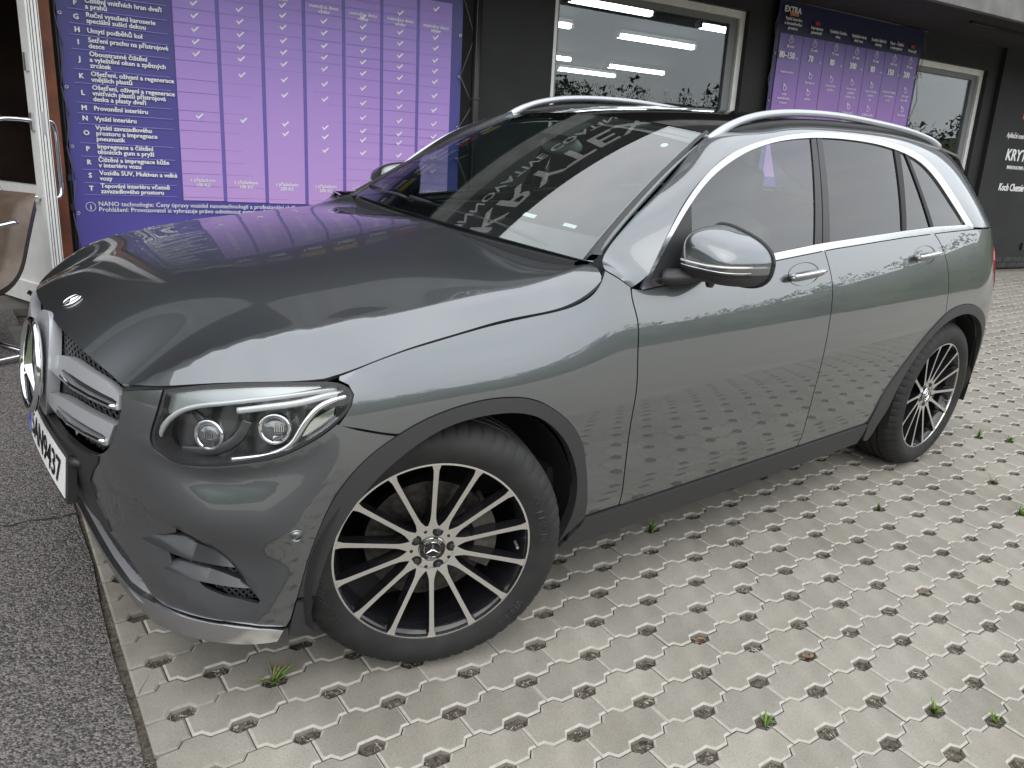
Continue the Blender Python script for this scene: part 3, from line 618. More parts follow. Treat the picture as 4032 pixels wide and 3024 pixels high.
def emblem(parent, M, R, names=('star', 'star_ring', 'star_disc'), tube=.1, disc='gloss_black'):
    V, F = starmesh(R * .93, R * .14); obj(names[0], V, F, 'chrome', parent).matrix_local = M
    m = MB(); t = R * tube; m.lathe([(R + t * math.cos(a), t * .9 * math.sin(a)) for a in np.linspace(0, 2 * math.pi, 11)], 64, 'z'); o = m.go(names[1], 'chrome', parent, True); o.matrix_local = M
    if disc:
        m = MB(); m.lathe([(0.0001, -R * .08), (R, -R * .08)], 48, 'z'); o = m.go(names[2], disc, parent, True); o.matrix_local = M
def frame_at(S, a, b, off=0, upv=(0, 0, 1)):
    p = S(np.array(a, float), np.array(b, float)); n = nrm(S, np.array(a, float), np.array(b, float)); p = p + n * off; u = np.array(upv, float); u = u - n * (u @ n); u /= np.linalg.norm(u); x = np.cross(u, n)
    return Matrix([[x[0], u[0], n[0], p[0]], [x[1], u[1], n[1], p[1]], [x[2], u[2], n[2], p[2]], [0, 0, 0, 1]])
emblem(car, frame_at(NS, .003, .724, .022), .122, ('grille_star', 'grille_star_ring', 'grille_star_backing'), .085)
emblem(car, frame_at(HOOD, -.640, 0, .003, (1, 0, .6)), .026, ('bonnet_star', 'bonnet_emblem_ring', 'bonnet_emblem_disc'), .12)
# number plate and carrier, dark centre panel
pan = [(0, .598), (.20, .599), (.33, .603), (.41, .613), (.455, .626), (.44, .60), (.40, .565), (.36, .52), (.37, .47), (.41, .43), (.42, .395), (.25, .396), (0, .398)]
patch('bumper_centre_panel', NO(-.003), pan + [(-x, y) for x, y in pan[::-1] if x > 0], 'black_plastic', car, .03, .012, .001)
cv = lambda s, z: np.stack([-.744 + .10 * np.asarray(s) ** 2 - (np.asarray(z) - .5) * -.10, -np.asarray(s), np.asarray(z) + 0 * np.asarray(s)], -1)
pl = patch('number_plate_carrier', cv, [(-.275, .425), (-.275, .565), (.275, .565), (.275, .425)], 'black_plastic', car, .03, .022, 0, bstep=.03)
patch('number_plate', cv, [(-.26, .437), (-.26, .549), (.26, .549), (.26, .437)], 'plate_white', pl, .03, .002, 0, off=.003, bstep=.03)
patch('plate_country_band', cv, [(-.26, .437), (-.26, .549), (-.215, .549), (-.215, .437)], 'plate_blue', pl, .03, .001, 0, off=.0042, bstep=.03)
def plate_text(t, s0, size, m, z0, bold=.002):
    v, f = text_geo(t, size, bold, 'LEFT', .0002); S_ = s0 + v[:, 0]; Z_ = z0 + v[:, 1]; X = cv(S_, Z_) + nrm(cv, S_, Z_) * .0050; obj('plate_lettering', X, f, m, pl)
plate_text('5AN', -.195, .105, 'black_print', .456); plate_text('9437', .010, .105, 'black_print', .456); plate_text('CZ', -.253, .032, 'white_print', .447, .0008)
MB().tube([(-.727, -.278, .548), (-.705, -.31, .548)], .012, 8).go('plate_bracket', 'black_plastic', pl, True)
# lower mesh slot, splitter blade
lowf = LOW + [(-x, y) for x, y in LOW[::-1] if x > 0]
patch('lower_grille_back', NO(.05), lowf, 'shell_black', car, .05, .002, -.03)
gridmesh('lower_grille_mesh', NO(.02), np.array(lowf), .016, 0, .0012, .003, 'black_plastic', car)
sp_t = [(-.652, 0, .262), (-.652, .23, .262), (-.645, .40, .264), (-.632, .50, .270), (-.618, .555, .282)]
sp_b = [(-.650, 0, .205), (-.648, .23, .205), (-.640, .42, .203), (-.628, .53, .203), (-.612, .60, .205), (-.585, .66, .210), (-.53, .725, .226), (-.47, .765, .243), (-.425, .80, .252), (-.395, .825, .258)]
sp_m = [(-.664, 0, .235), (-.662, .23, .235), (-.654, .42, .234), (-.640, .54, .238), (-.618, .605, .250), (-.588, .665, .262), (-.535, .735, .275), (-.475, .785, .286), (-.43, .82, .290), (-.398, .845, .288)]
def blade(A, B, name, m, lip=0):
    a = crv([(x, -y, z) for x, y, z in A], n=60); b = crv([(x, -y, z) for x, y, z in B], n=60)
    a = np.concatenate([a[::-1], a[1:] * np.array([1, -1, 1])]); b = np.concatenate([b[::-1], b[1:] * np.array([1, -1, 1])])
    n = len(a); V = np.concatenate([a, b, b + np.array([.012, 0, .004]), a + np.array([.012, 0, -.002])]); F = []
    for r in range(4):
        for i in range(n - 1): F.append((r * n + i, r * n + i + 1, ((r + 1) % 4) * n + i + 1, ((r + 1) % 4) * n + i))
    o = obj(name, V, F, m, car); return smooth_angle(o, 40)
trt = [(0, .246), (.30, .247), (.45, .250), (.54, .262), (.585, .276), (.635, .279), (.705, .287), (.77, .293), (.832, .297), (.892, .294), (.941, .289), (.972, .283)]
trb = [(.958, .252), (.906, .247), (.839, .244), (.762, .235), (.691, .221), (.633, .208), (.585, .197), (.54, .194), (.45, .196), (.30, .197), (0, .197)]
th_ = trt + trb; thf = th_[:-1] + [th_[-1]] + [(-x, y) for x, y in th_[::-1] if x > 1e-6]
patch('splitter_blade', NO(-.009), thf, 'trim_chrome', car, .02, .02, 0, bstep=.015)
sh_o = [(-.662, 0, .238), (-.660, .23, .238), (-.652, .42, .237), (-.637, .54, .242), (-.622, .575, .255)]; sh_i = [(-.640, 0, .262), (-.640, .23, .262), (-.634, .40, .264), (-.624, .50, .272), (-.612, .555, .284)]
blade(sh_o, sh_i, 'splitter_shelf', 'satin_silver')
und = [(-.640, 0, .200), (-.630, .42, .198), (-.602, .60, .200), (-.52, .72, .222), (-.415, .80, .245), (-.36, .84, .25)]; und2 = [(-.40, 0, .19), (-.40, .42, .19), (-.38, .60, .19), (-.34, .70, .20), (-.32, .76, .21), (-.30, .80, .22)]
blade(und, und2, 'splitter_underside', 'black_plastic')
# side intakes: mesh, two fins, radar sensor
def intakes(mi):
    sg = -1 if mi else 1; f = (lambda q: [(-a, b) for a, b in q[::-1]]) if mi else (lambda q: q)
    patch('intake_cavity', NO(.075), f([(.60, .47), (.69, .54), (.80, .53), (.90, .42), (.94, .34), (.80, .345), (.68, .38)]), 'shell_black', car, .03, .002, 0)
    gridmesh('intake_mesh', NO(.030), np.array(f([(.66, .47), (.69, .53), (.78, .52), (.87, .44), (.925, .35), (.83, .355), (.74, .385)])), .020, 0, .0016, .004, 'black_plastic', car)
    def fin(a, b, nm):
        k = 24; A = crv(a, n=k); B = crv(b, n=k); rows = []
        dA = np.linspace(.004, .016, k); dB = np.concatenate([np.linspace(.003, -.002, k // 2), np.linspace(-.002, .010, k - k // 2)]); dC = np.linspace(.005, .050, k)
        def pt(q, d): P = NS(sg * q[:, 0], q[:, 1]); n_ = nrm(NS, sg * q[:, 0], q[:, 1]); return P - n_ * d[:, None]
        up_ = A + np.array([0, .0]); V = np.concatenate([pt(B, dB), pt(A, dA), pt(A + np.array([0, .006]), dC), pt(B - np.array([0, .006]), dC)]); F = []
        for r in range(4):
            for i in range(k - 1): F.append((r * k + i, r * k + i + 1, ((r + 1) % 4) * k + i + 1, ((r + 1) % 4) * k + i))
        F.append((k - 1, 2 * k - 1, 3 * k - 1, 4 * k - 1))
        smooth_angle(obj(nm, V, F if not mi else [q[::-1] for q in F], 'fin_shaded', car), 50)  # shading of the concave fins is put into this dark colour
    fin([(.558, .4415), (.613, .461), (.665, .476), (.72, .480), (.785, .472), (.835, .457), (.862, .444)], [(.558, .439), (.62, .440), (.679, .439), (.74, .439), (.795, .4385), (.84, .439), (.866, .439)], 'intake_fin')
    fin([(.610, .386), (.653, .405), (.70, .420), (.76, .425), (.82, .418), (.866, .406), (.893, .397)], [(.610, .383), (.674, .391), (.738, .393), (.794, .393), (.847, .3915), (.875, .391), (.896, .391)], 'intake_fin')
    M = frame_at(NO(.024), sg * .735, .432, 0)
    m = MB(); m.lathe([(.0001, .006), (.011, .006), (.013, .012), (.016, .012), (.017, 0)], 24, 'z'); o = m.go('distance_sensor', 'black_plastic', car, True); o.matrix_local = M
    M = frame_at(SCOOP, sg * 1.001, .543, .001)
    m = MB(); m.lathe([(.0001, .0015), (.0105, .0015), (.0112, -.002), (.0125, -.002), (.0135, .0012), (.0150, .0012), (.0155, -.002)], 28, 'z'); o = m.go('parking_sensor', 'paint', car, True); o.matrix_local = M
both(intakes)
# --- headlamps
def lamp(mi):
    sg = -1 if mi else 1; f = (lambda q: [(-a, b) for a, b in q[::-1]]) if mi else (lambda q: list(q))
    H = f([tuple(p) for p in hl]); Hs = [tuple(p) for p in shrink(np.array(H), .010)]
    rimo = patch('headlamp_surround', NO(.004), H, 'black_plastic', car, .02, .05, .001, holes=[Hs], bstep=.010)
    # dark bowl
    big = [tuple(p) for p in shrink(np.array(H), .004)]
    BOWL = lambda s, z: NS(s, z) - nrm(NS, s, z) * (.062 + .012 * np.sin(np.abs(np.asarray(s)) * 60))[..., None]
    head = patch('headlamp_bowl', BOWL, big, 'lamp_dark', rimo, .02, .002, 0)
    upper = [(.655, .835), (.70, .845), (.80, .870), (.95, .888), (1.05, .892), (1.06, .885), (.95, .868), (.85, .85), (.77, .830), (.71, .805), (.68, .79)]
    UP = lambda s, z: NS(s, z) - nrm(NS, s, z) * (.020 + .10 * (np.clip(.90 - np.asarray(z), 0, 1)) * .25)[..., None]
    patch('upper_reflector', UP, f(upper), 'lamp_silver', rimo, .01, .02, 0, bstep=.01)
    def strip(P, wd, dp, m, nm, d0=.022, n=50):
        q = crv(P, n=n); P3 = NO(d0)(sg * q[:, 0], q[:, 1]); MB().tube(P3, wd, 8, rb=dp).go(nm, m, rimo, True)
    strip([(.650, .715), (.658, .740), (.676, .770), (.705, .797), (.741, .816), (.782, .829), (.822, .838), (.874, .849), (.924, .858), (.975, .866), (1.025, .873), (1.065, .878), (1.098, .880)], .0052, .008, 'lamp_white', 'daytime_light')
    strip([(.860, .826), (.926, .839), (.976, .847), (1.03, .857), (1.08, .868), (1.118, .871)], .0055, .008, 'lamp_white', 'daytime_light')
    strip([(1.126, .862), (1.09, .855), (1.058, .842), (1.038, .825), (1.022, .803), (1.010, .782), (.998, .762), (.982, .747), (.962, .736), (.945, .729), (.90, .719), (.852, .709)], .006, .009, 'lamp_chrome', 'lamp_hook')
    refl_ = [(1.045, .815), (1.085, .835), (1.11, .842), (1.10, .822), (1.07, .80), (1.03, .775), (1.015, .772), (1.028, .795)]
    patch('corner_reflector', NO(.03), f(refl_), 'lamp_chrome', rimo, .02, .01, 0)
    for (a, b) in ((.775, .752), (.946, .784)):
        M = frame_at(NO(.066), sg * a, b, 0)
        m = MB(); m.lathe([(.036, -.01), (.038, .016), (.034, .022), (.028, .018)], 28, 'z'); o = m.go('projector_ring', 'lamp_chrome', rimo, True); o.matrix_local = M
        m = MB(); m.lathe([(.0001, .030), (.010, .0292), (.018, .0268), (.025, .022), (.0275, .018)], 28, 'z'); o = m.go('projector_lens', 'lens_glass', rimo, True); o.matrix_local = M
        m = MB()
        for k in range(5): m.box((.004 + k * .0045, .010 - k * .001, .036 - k * .0016), (.0022, .022 - k * .002, .006))
        m.hexa([(-.004, -.026, .028), (.018, -.024, .024), (.022, -.010, .030), (.002, -.010, .036), (-.004, -.026, .031), (.018, -.024, .027), (.022, -.010, .033), (.002, -.010, .039)])
        o = m.go('projector_facets', 'lamp_chrome', rimo); o.matrix_local = M
    # curved dark guide inside the bowl
    strip([(.70, .70), (.74, .705), (.79, .715), (.83, .735), (.86, .765), (.875, .80)], .004, .012, 'lamp_dark', 'bowl_rib', .05)
    strip([(.72, .80), (.76, .775), (.80, .74), (.815, .715)], .003, .010, 'lamp_dark', 'bowl_rib', .055)
    patch('headlamp_lens', NO(0), Hs, 'glass_lamp', car, .02, .003, -.001)
both(lamp)
# gap filler under the bonnet edge
q = np.array([N(*p) for p in crv(HOODFRONT[:6], step=.02)]); 
for sg in (1, -1): MB().tube((q + np.array([.012, .012, -.008])) * np.array([1, sg, 1]), .010, 8).go('bonnet_seal', 'rubber_seal', car, True)
# --- wheels (local: axle along y, outboard = -y, origin = centre of rim lip plane)
def tyre_mesh():
    # profile (r, y): y=0 at rim lip plane, outboard negative, width .235
    R = .369; prof = [(.262, .012), (.268, -.004), (.285, -.013), (.305, -.0165), (.325, -.014), (.340, -.006), (.352, .006), (.360, .018), (.3655, .030)]
    tread = [(.3675, .045), (.3685, .060), (.3605, .062), (.3605, .070), (.3688, .072), (.369, .098), (.3605, .100), (.3605, .110), (.369, .112), (.369, .138), (.3605, .140), (.3605, .150), (.3685, .152), (.3675, .175)]
    prof = prof + tread + [(r, .226 - y) for r, y in prof[::-1]]
    n = 300; k = len(prof); V = []; F = []
    for i in range(n):
        a = 2 * math.pi * i / n; ph = i % 5
        for j, (r, y) in enumerate(prof):
            rr = r
            if ph == 0 and j in (5, 6, 7, 8, 9, k - 10, k - 9, k - 8, k - 7, k - 6): rr -= .0045
            V.append((rr * math.cos(a), y, rr * math.sin(a)))
    for i in range(n):
        for j in range(k - 1): F.append((i * k + j, i * k + j + 1, ((i + 1) % n) * k + j + 1, ((i + 1) % n) * k + j))
    me = bpy.data.meshes.new('tyre'); me.from_pydata(V, [], F); me.materials.append(MATS['tyre_rubber']); me.polygons.foreach_set('use_smooth', [True] * len(F)); me.update()
    bm = bmesh.new(); bm.from_mesh(me); bmesh.ops.recalc_face_normals(bm, faces=bm.faces)
    for e in bm.edges: e.smooth = not (len(e.link_faces) == 2 and e.calc_face_angle(0) > .6)
    bm.to_mesh(me); bm.free(); return me
WM = {}
def mk(name, mb, m, ang=35, mats=None, fm=None):
    o = mb.go(name, m, None, False, mats, fm); smooth_angle(o, ang); me = o.data; bpy.data.objects.remove(o); WM[name] = me
WM['tyre'] = tyre_mesh()
m = MB(); m.lathe([(.2705, .003), (.2700, -.0015), (.262, -.002), (.2605, .002), (.2605, .012)], 96); mk('rim_lip', m, 'machined', 30)
m = MB(); m.lathe([(.2700, .004), (.2605, .010), (.250, .030), (.243, .060), (.240, .16), (.255, .215)], 72); mk('rim_barrel', m, 'wheel_black', 40)
def ydish(r): return .030 - .030 * ((r - .03) / .23) ** 1.2 if r > .03 else .030     # hub sits 30 mm behind the lip
mf = MB(); ms = MB()
for k in range(14):
    a = math.pi / 2 + .03 + 2 * math.pi * k / 14
    rs = np.linspace(.060, .2615, 14); Vf = []; Vb = []
    tw = .035                                                  # spokes lean a little
    for r in rs:
        hw = .0074 + .011 * math.exp(-((r - .055) / .022) ** 2) + .0042 * math.exp(-((r - .262) / .010) ** 2) - .0012 * math.sin((r - .06) / .2 * math.pi)
        y = ydish(r) - .001; dep = .046 - .016 * (r - .06) / .2
        for s_ in (-1, 1):
            t = s_ * hw; Vf.append((r * math.cos(a) - t * math.sin(a), y, r * math.sin(a) + t * math.cos(a)))
        for s_ in (-1, 1):
            t = s_ * hw * 1.35; Vb.append((r * math.cos(a) - t * math.sin(a), y + dep, r * math.sin(a) + t * math.cos(a)))
    n = len(rs); mf.add(Vf, [(2 * i, 2 * i + 2, 2 * i + 3, 2 * i + 1) for i in range(n - 1)])
    ms.add([(x, y + .0008, z) for x, y, z in Vf] + Vb, [(2 * i, 2 * n + 2 * i, 2 * n + 2 * i + 2, 2 * i + 2) for i in range(n - 1)] + [(2 * i + 1, 2 * i + 3, 2 * n + 2 * i + 3, 2 * n + 2 * i + 1) for i in range(n - 1)])
mk('spoke_faces', mf, 'machined', 60); mk('spoke_sides', ms, 'wheel_black', 40)
# hub face with five bolt wells
m = MB(); m.lathe([(.036, .0285), (.040, .0278), (.062, .0275), (.068, .0275), (.0700, .029), (.072, .075)], 72); mk('hub_face', m, 'machined', 30)
m = MB()
for k in range(5):
    a = math.pi / 2 - .25 + 2 * math.pi * k / 5; c = (.0535 * math.cos(a), 0, .0535 * math.sin(a))
    m.lathe([(.0001, .0270), (.0120, .0270), (.0142, .0267), (.0152, .0274)], 20, 'y', c)
    a2 = a + math.pi / 5; m.lathe([(.0001, .0272), (.0045, .0272), (.005, .0275)], 12, 'y', (.0565 * math.cos(a2), 0, .0565 * math.sin(a2)))
mk('bolt_wells', m, 'shell_black', 30)
for k in range(5):
    a = math.pi / 2 - .25 + 2 * math.pi * k / 5; m = MB(); m.lathe([(.0001, .0222), (.007, .0222), (.0088, .0242), (.0088, .0270)], 6, 'y', (.0535 * math.cos(a), 0, .0535 * math.sin(a))); mk('wheel_bolt_%d' % k, m, 'dark_plastic', 20)
m = MB(); m.lathe([(.0001, .0215), (.0205, .0215), (.0215, .0225), (.0350, .0235), (.0362, .0255), (.0362, .030)], 48); mk('centre_cap', m, 'gloss_black', 40)
m = MB(); m.lathe([(.0215, .0222), (.0225, .0205), (.0237, .0222)], 48); m.lathe([(.0338, .0236), (.0350, .0215), (.0364, .0245)], 48); mk('cap_rings', m, 'chrome', 40)
V, F = starmesh(.0205, .0026); m = MB(); m.add([(x, .0212 - z, y) for x, y, z in V], [f for f in F])
mk('cap_star', m, 'chrome', 20)
m = MB()
for word, a0 in (('MERCEDES', math.pi / 2), ('BENZ', -math.pi / 2)):
    v, f = text_geo(word, .0105, .00035, 'CENTER', .0001); r0 = .0262 if a0 > 0 else .0318; V = []
    for x, y, z in v:
        if a0 > 0: t = a0 - x / .029; r = r0 + y
        else: t = a0 + x / .029; r = r0 - y
        V.append((r * math.cos(t), .0208, r * math.sin(t)))
    m.add(V, f)
mk('cap_lettering', m, 'machined', 20)
for iw, (word, t0, R_, sz) in enumerate((('SCORPION', math.radians(20), .305, .034), ('VERDE', math.radians(-42), .305, .034), ('SCORPION', math.radians(200), .305, .034))):
    m = MB()
    v, f = text_geo(word, sz, .0003, 'CENTER', .0)
    V = []
    for x, y, z in v: t = t0 - x / R_; r = R_ - .014 + y; yy = float(np.interp(r, [.285, .305, .325, .340], [-.013, -.0165, -.014, -.006])); V.append((r * math.cos(t), yy - .0014, r * math.sin(t)))
    m.add(V, f)
    mk('tyre_lettering_%d' % iw, m, 'dark_plastic', 20)
m = MB(); m.lathe([(.07, .085), (.175, .083), (.175, .115), (.07, .115)], 64); mk('brake_disc', m, 'disc_metal', 40)
m = MB()
for i in range(8):
    a0, a1 = math.radians(-28 + 8 * i), math.radians(-28 + 8 * (i + 1)); r0, r1 = .125, .188
    P = [(r * math.cos(a), y, r * math.sin(a)) for y in (.055, .14) for r, a in ((r0, a0), (r1, a0), (r1, a1), (r0, a1))]; m.hexa(P)
mk('brake_caliper', m, 'caliper', 40)
m = MB(); m.tube([(.235 * math.cos(.0), .03, .235 * math.sin(.0)), (.232, -.004, 0)], .004, 8); mk('tyre_valve', m, 'satin_silver', 30)
def wheel(x, w, z, steer, sg, spin=0.):
    e = bpy.data.objects.new('wheel', None); COL.objects.link(e); e.parent = car; e.empty_display_size = .1
    R_ = Matrix.Rotation(steer, 4, 'Z')
    M = Matrix.Translation((x, -w if sg > 0 else w, z)) @ R_
    if sg < 0: M = M @ Matrix.Rotation(math.pi, 4, 'Z')
    e.matrix_local = M
    for nm, me in WM.items():
        o = bpy.data.objects.new(nm.rstrip('_0123456789'), me); COL.objects.link(o); o.parent = e
        if nm not in ('brake_disc', 'brake_caliper'): o.rotation_euler = (0, spin, 0)
ST = -math.radians(21.5)
# front pair steers about the king pin ~0.10 m inboard of the lip; positions are of the lip centre
wheel(.004, .882, .369, ST, 1, .0); wheel(.03, .90, .369, ST, -1, .4)
wheel(2.873, .905, .369, 0, 1, .28); wheel(2.873, .905, .369, 0, -1, .9)
# --- door mirrors
def mirror(mi):
    sg = -1 if mi else 1; e = bpy.data.objects.new('door_mirror', None); COL.objects.link(e); e.parent = car; e.empty_display_size = .1
    c = np.array([.948, -.960, 1.135])
    def sh(u, v, grow=0.):     # u around (looking from front), v from rear rim to front pole
        cu, su = math.cos(u), math.sin(u)
        ry = .116 + grow; rz = (.084 if su > 0 else .076) + grow
        e_ = 2.9; k = (abs(cu) ** e_ + abs(su) ** e_) ** (-1 / e_)
        f = math.cos(v) ** .46 if v < math.pi / 2 - 1e-6 else 0
        y = -cu * k * ry * f; z = su * k * rz * f
        z += -.030 * (-y / .116) * (max(su, 0) ** .5 if su > 0 else 0) - .002          # top edge falls outboard
        x = -math.sin(v) * (.185 + grow) + .10 * (-y) * 1.0
        return c + np.array([x + .055, y, z])
    nu, nv = 96, 40; V = []; Z_ = []
    for i in range(nu):
        for j in range(nv + 1): q = sh(2 * math.pi * i / nu, j / nv * math.pi / 2); V.append(q * np.array([1, sg, 1])); Z_.append(q)
    V = np.array(V); Z_ = np.array(Z_); Fc = []; Fb = []
    for i in range(nu):
        for j in range(nv):
            f = (i * (nv + 1) + j, i * (nv + 1) + j + 1, ((i + 1) % nu) * (nv + 1) + j + 1, ((i + 1) % nu) * (nv + 1) + j); zc_ = Z_[list(f), 2].mean() - c[2]
            (Fc if zc_ > -.027 else Fb).append(f if not mi else f[::-1])
    def sub_(F_, nm, m_):
        ids = sorted({k for f in F_ for k in f}); mp2 = {k: n for n, k in enumerate(ids)}; return obj(nm, V[ids], [tuple(mp2[k] for k in f) for f in F_], m_, e, True)
    sub_(Fc, 'mirror_cap', 'paint'); sub_(Fb, 'mirror_base', 'black_plastic')
    # rear rim and glass
    V = [sh(u, 0, .001) * np.array([1, sg, 1]) for u in np.linspace(0, 2 * math.pi, 48, endpoint=False)]
    MB().tube(V + [V[0], V[1]], .006, 8, cap=False).go('mirror_rim', 'black_plastic', e, True)
    V = [sh(u, 0, -.006) * np.array([1, sg, 1]) for u in np.linspace(0, 2 * math.pi, 48, endpoint=False)]; obj('mirror_glass', V, [tuple(range(48)) if not mi else tuple(range(48))[::-1]], 'mirror_glass', e)
    # indicator strip across the front of the cap
    def at_(yq, zq):       # solve on the shell: march v at given lateral/height
        best = None
        for v in np.linspace(0, 1.50, 60):
            for s_ in (-1,):
                f = math.cos(v) ** .46; ry, rz = .116, (.084 if zq > 0 else .076); e_ = 2.9
                r = (abs(yq / (ry * f + 1e-9)) ** e_ + abs(zq / (rz * f + 1e-9)) ** e_) ** (1 / e_)
                d = abs(r - 1)
                if best is None or d < best[0]: best = (d, v)
        v = best[1]; y = yq; x = -math.sin(v) * .185 + .10 * (-y)
        return c + np.array([x + .053, y, zq - .002])
    ys = np.linspace(.075, -.108, 26); top = np.array([at_(y, -.007 + .006 * max(0, (-y - .02) / .09)) for y in ys]); MB().tube(top * np.array([1, sg, 1]), np.interp(ys, [-.108, -.03, .075], [.0085, .008, .003]), 8, rb=np.full(26, .0035)).go('indicator_strip', 'indicator', e, True)
    MB().tube((np.array([at_(y, -.019) for y in ys]) + np.array([-.001, 0, 0])) * np.array([1, sg, 1]), .0022, 6).go('indicator_trim', 'chrome', e, True)
    MB().tube((np.array([at_(y, -.027) for y in ys]) + np.array([-.0005, 0, 0])) * np.array([1, sg, 1]), .0022, 6).go('cap_seam', 'shell_black', e, True)
    # arm from the gusset
    A = np.array([(.80, -.850, 1.066), (.82, -.875, 1.070), (.87, -.905, 1.078), (.92, -.935, 1.085), (.96, -.97, 1.09)]) * np.array([1, sg, 1])
    MB().tube(crv(A, n=14), np.linspace(.045, .030, 14), 14, rb=np.linspace(.024, .020, 14)).go('mirror_arm', 'black_plastic', e, True)
    q = sh(math.radians(262), .55) ; MB().lathe([(.0001, -.016), (.010, -.014), (.014, -.006), (.016, .004)], 16, 'z', tuple(q * np.array([1, sg, 1]))).go('mirror_camera', 'gloss_black', e, True)
both(mirror)
# --- roof rails
def rail(mi):
    sg = -1 if mi else 1
    P = crv([(1.262, -.575, 1.466), (1.33, -.575, 1.507), (1.43, -.574, 1.545), (1.60, -.572, 1.578), (1.85, -.570, 1.597), (2.10, -.570, 1.601), (2.40, -.570, 1.592), (2.65, -.572, 1.579), (2.82, -.574, 1.562), (2.93, -.576, 1.543), (3.0, -.578, 1.520)], n=70)
    P = P - np.array([0, 0, .009]); n = len(P); rw = np.full(n, .0165); rh = .0135 + .006 * np.clip(np.abs(np.linspace(-1, 1, n)) * 5 - 4, 0, 1)
    MB().tube(P * np.array([1, sg, 1]), rw, 14, rb=rh).go('roof_rail', 'satin_silver', car, True)
    B = crv([(1.27, -.572, 1.463), (1.5, -.572, 1.513), (1.86, -.572, 1.548), (2.3, -.572, 1.556), (2.8, -.572, 1.542), (2.99, -.575, 1.515)], n=40)
    MB().tube(B * np.array([1, sg, 1]), .008, 8, rb=.020).go('roof_rail_foot', 'black_plastic', car, True)
both(rail)
# --- wipers, cowl
cw = np.array([(.492 + .10 * (y / .745) ** 2, y, 1.094 - .006 * (y / .7) ** 2) for y in np.linspace(-.69, .69, 40)])
V = np.concatenate([cw, cw + np.array([.06, 0, .004]), cw + np.array([.07, 0, -.05]), cw + np.array([0, 0, -.06])]); F = [(r * 40 + i, (r * 40 + i + 1), ((r + 1) % 4) * 40 + i + 1, ((r + 1) % 4) * 40 + i) for r in range(4) for i in range(39)]
obj('cowl_panel', V, F, 'dark_plastic', car)
def wiper(p0, p1, nm):
    a = np.array(p0); b = np.array(p1); e = bpy.data.objects.new(nm, None); COL.objects.link(e); e.parent = car; e.empty_display_size = .05
    MB().tube(crv([a, a * .6 + b * .4 + np.array([0, 0, .018]), a * .3 + b * .7 + np.array([0, 0, .014]), b], n=20), np.linspace(.011, .006, 20), 8, rb=np.linspace(.008, .005, 20)).go('wiper_arm', 'dark_plastic', e, True)
    d = (b - a); MB().tube(crv([a * .35 + b * .65 + np.array([.01, 0, -.004]), a * .1 + b * .9 + np.array([.01, 0, .003]), b + d * .35 + np.array([.016, 0, .002])], n=16), .005, 6, rb=.010).go('wiper_blade', 'rubber_seal', e, True)
wiper((.585, -.56, 1.108), (.555, .02, 1.140), 'windscreen_wiper'); wiper((.555, .12, 1.122), (.60, .52, 1.135), 'windscreen_wiper')
# --- cabin
cab = bpy.data.objects.new('cabin', None); COL.objects.link(cab); cab.parent = car
m = MB(); m.hexa([(.55, -.80, .60), (1.12, -.80, .60), (1.12, .80, .60), (.55, .80, .60), (.60, -.74, 1.065), (1.05, -.74, 1.03), (1.05, .74, 1.03), (.60, .74, 1.065)]); m.go('dashboard', 'interior_dark', cab)
MB().box((1.9, 0, .45), (2.9, 1.62, .08)).go('cabin_floor', 'interior_dark', cab); MB().box((3.25, 0, .8), (.08, 1.5, .7)).go('boot_wall', 'interior_dark', cab)
for sg in (-1, 1): MB().box((1.95, sg * .80, .78), (2.5, .05, .56)).go('door_lining', 'interior_dark', cab)
def seat(x, y, wd=.26):
    mb = MB(); 
    def pad(c, d, tilt):
        n = 10; V = []; e_ = 3.2; a = np.linspace(0, 2 * math.pi, 24, endpoint=False)
        for i in range(n + 1):
            t = -1 + 2 * i / n; f = (1 - abs(t) ** 4) ** .25 if abs(t) < 1 else .25
            for q in a:
                k = (abs(math.cos(q)) ** e_ + abs(math.sin(q)) ** e_) ** (-1 / e_) * f; p = Matrix.Rotation(tilt, 3, 'Y') @ Vector((k * math.cos(q) * d[0], k * math.sin(q) * d[1], t * d[2])); V.append((c[0] + p.x, c[1] + p.y, c[2] + p.z))
        F = [(i * 24 + j, i * 24 + (j + 1) % 24, (i + 1) * 24 + (j + 1) % 24, (i + 1) * 24 + j) for i in range(n) for j in range(24)] + [tuple(range(24))[::-1], tuple(n * 24 + j for j in range(24))]
        mb.add(V, F)
    pad((x, y, .62), (.26, wd, .09), 0); pad((x + .30, y, .92), (.075, wd, .31), .32); pad((x + .42, y, 1.29), (.055, .13, .095), .2); mb.go('seat', 'interior_seat', cab, True)
seat(1.30, -.37); seat(1.30, .37); seat(2.25, -.40, .30); seat(2.25, .40, .30)
m = MB(); R_ = .185; ring = [(R_ * math.cos(a) * .35 + 1.12, -.37 + R_ * math.sin(a), 1.0 + R_ * math.cos(a) * .93) for a in np.linspace(0, 2 * math.pi, 40)]; m.tube(ring, .015, 8, cap=False); m.tube([(1.12, -.55, 1.0), (1.10, -.37, .98), (1.12, -.19, 1.0)], .022, 8); m.tube([(1.10, -.37, .98), (.95, -.37, .93)], .04, 8); m.go('steering_wheel', 'interior_dark', cab, True)
m = MB(); V = []
for i in range(9):
    t = -1 + 2 * i / 8
    for j in range(16):
        a = 2 * math.pi * j / 16; f = (1 - abs(t) ** 3) ** .3 if abs(t) < 1 else .3; V.append((1.10 + .018 * math.cos(a) * f, t * .115, 1.385 + .036 * math.sin(a) * f))
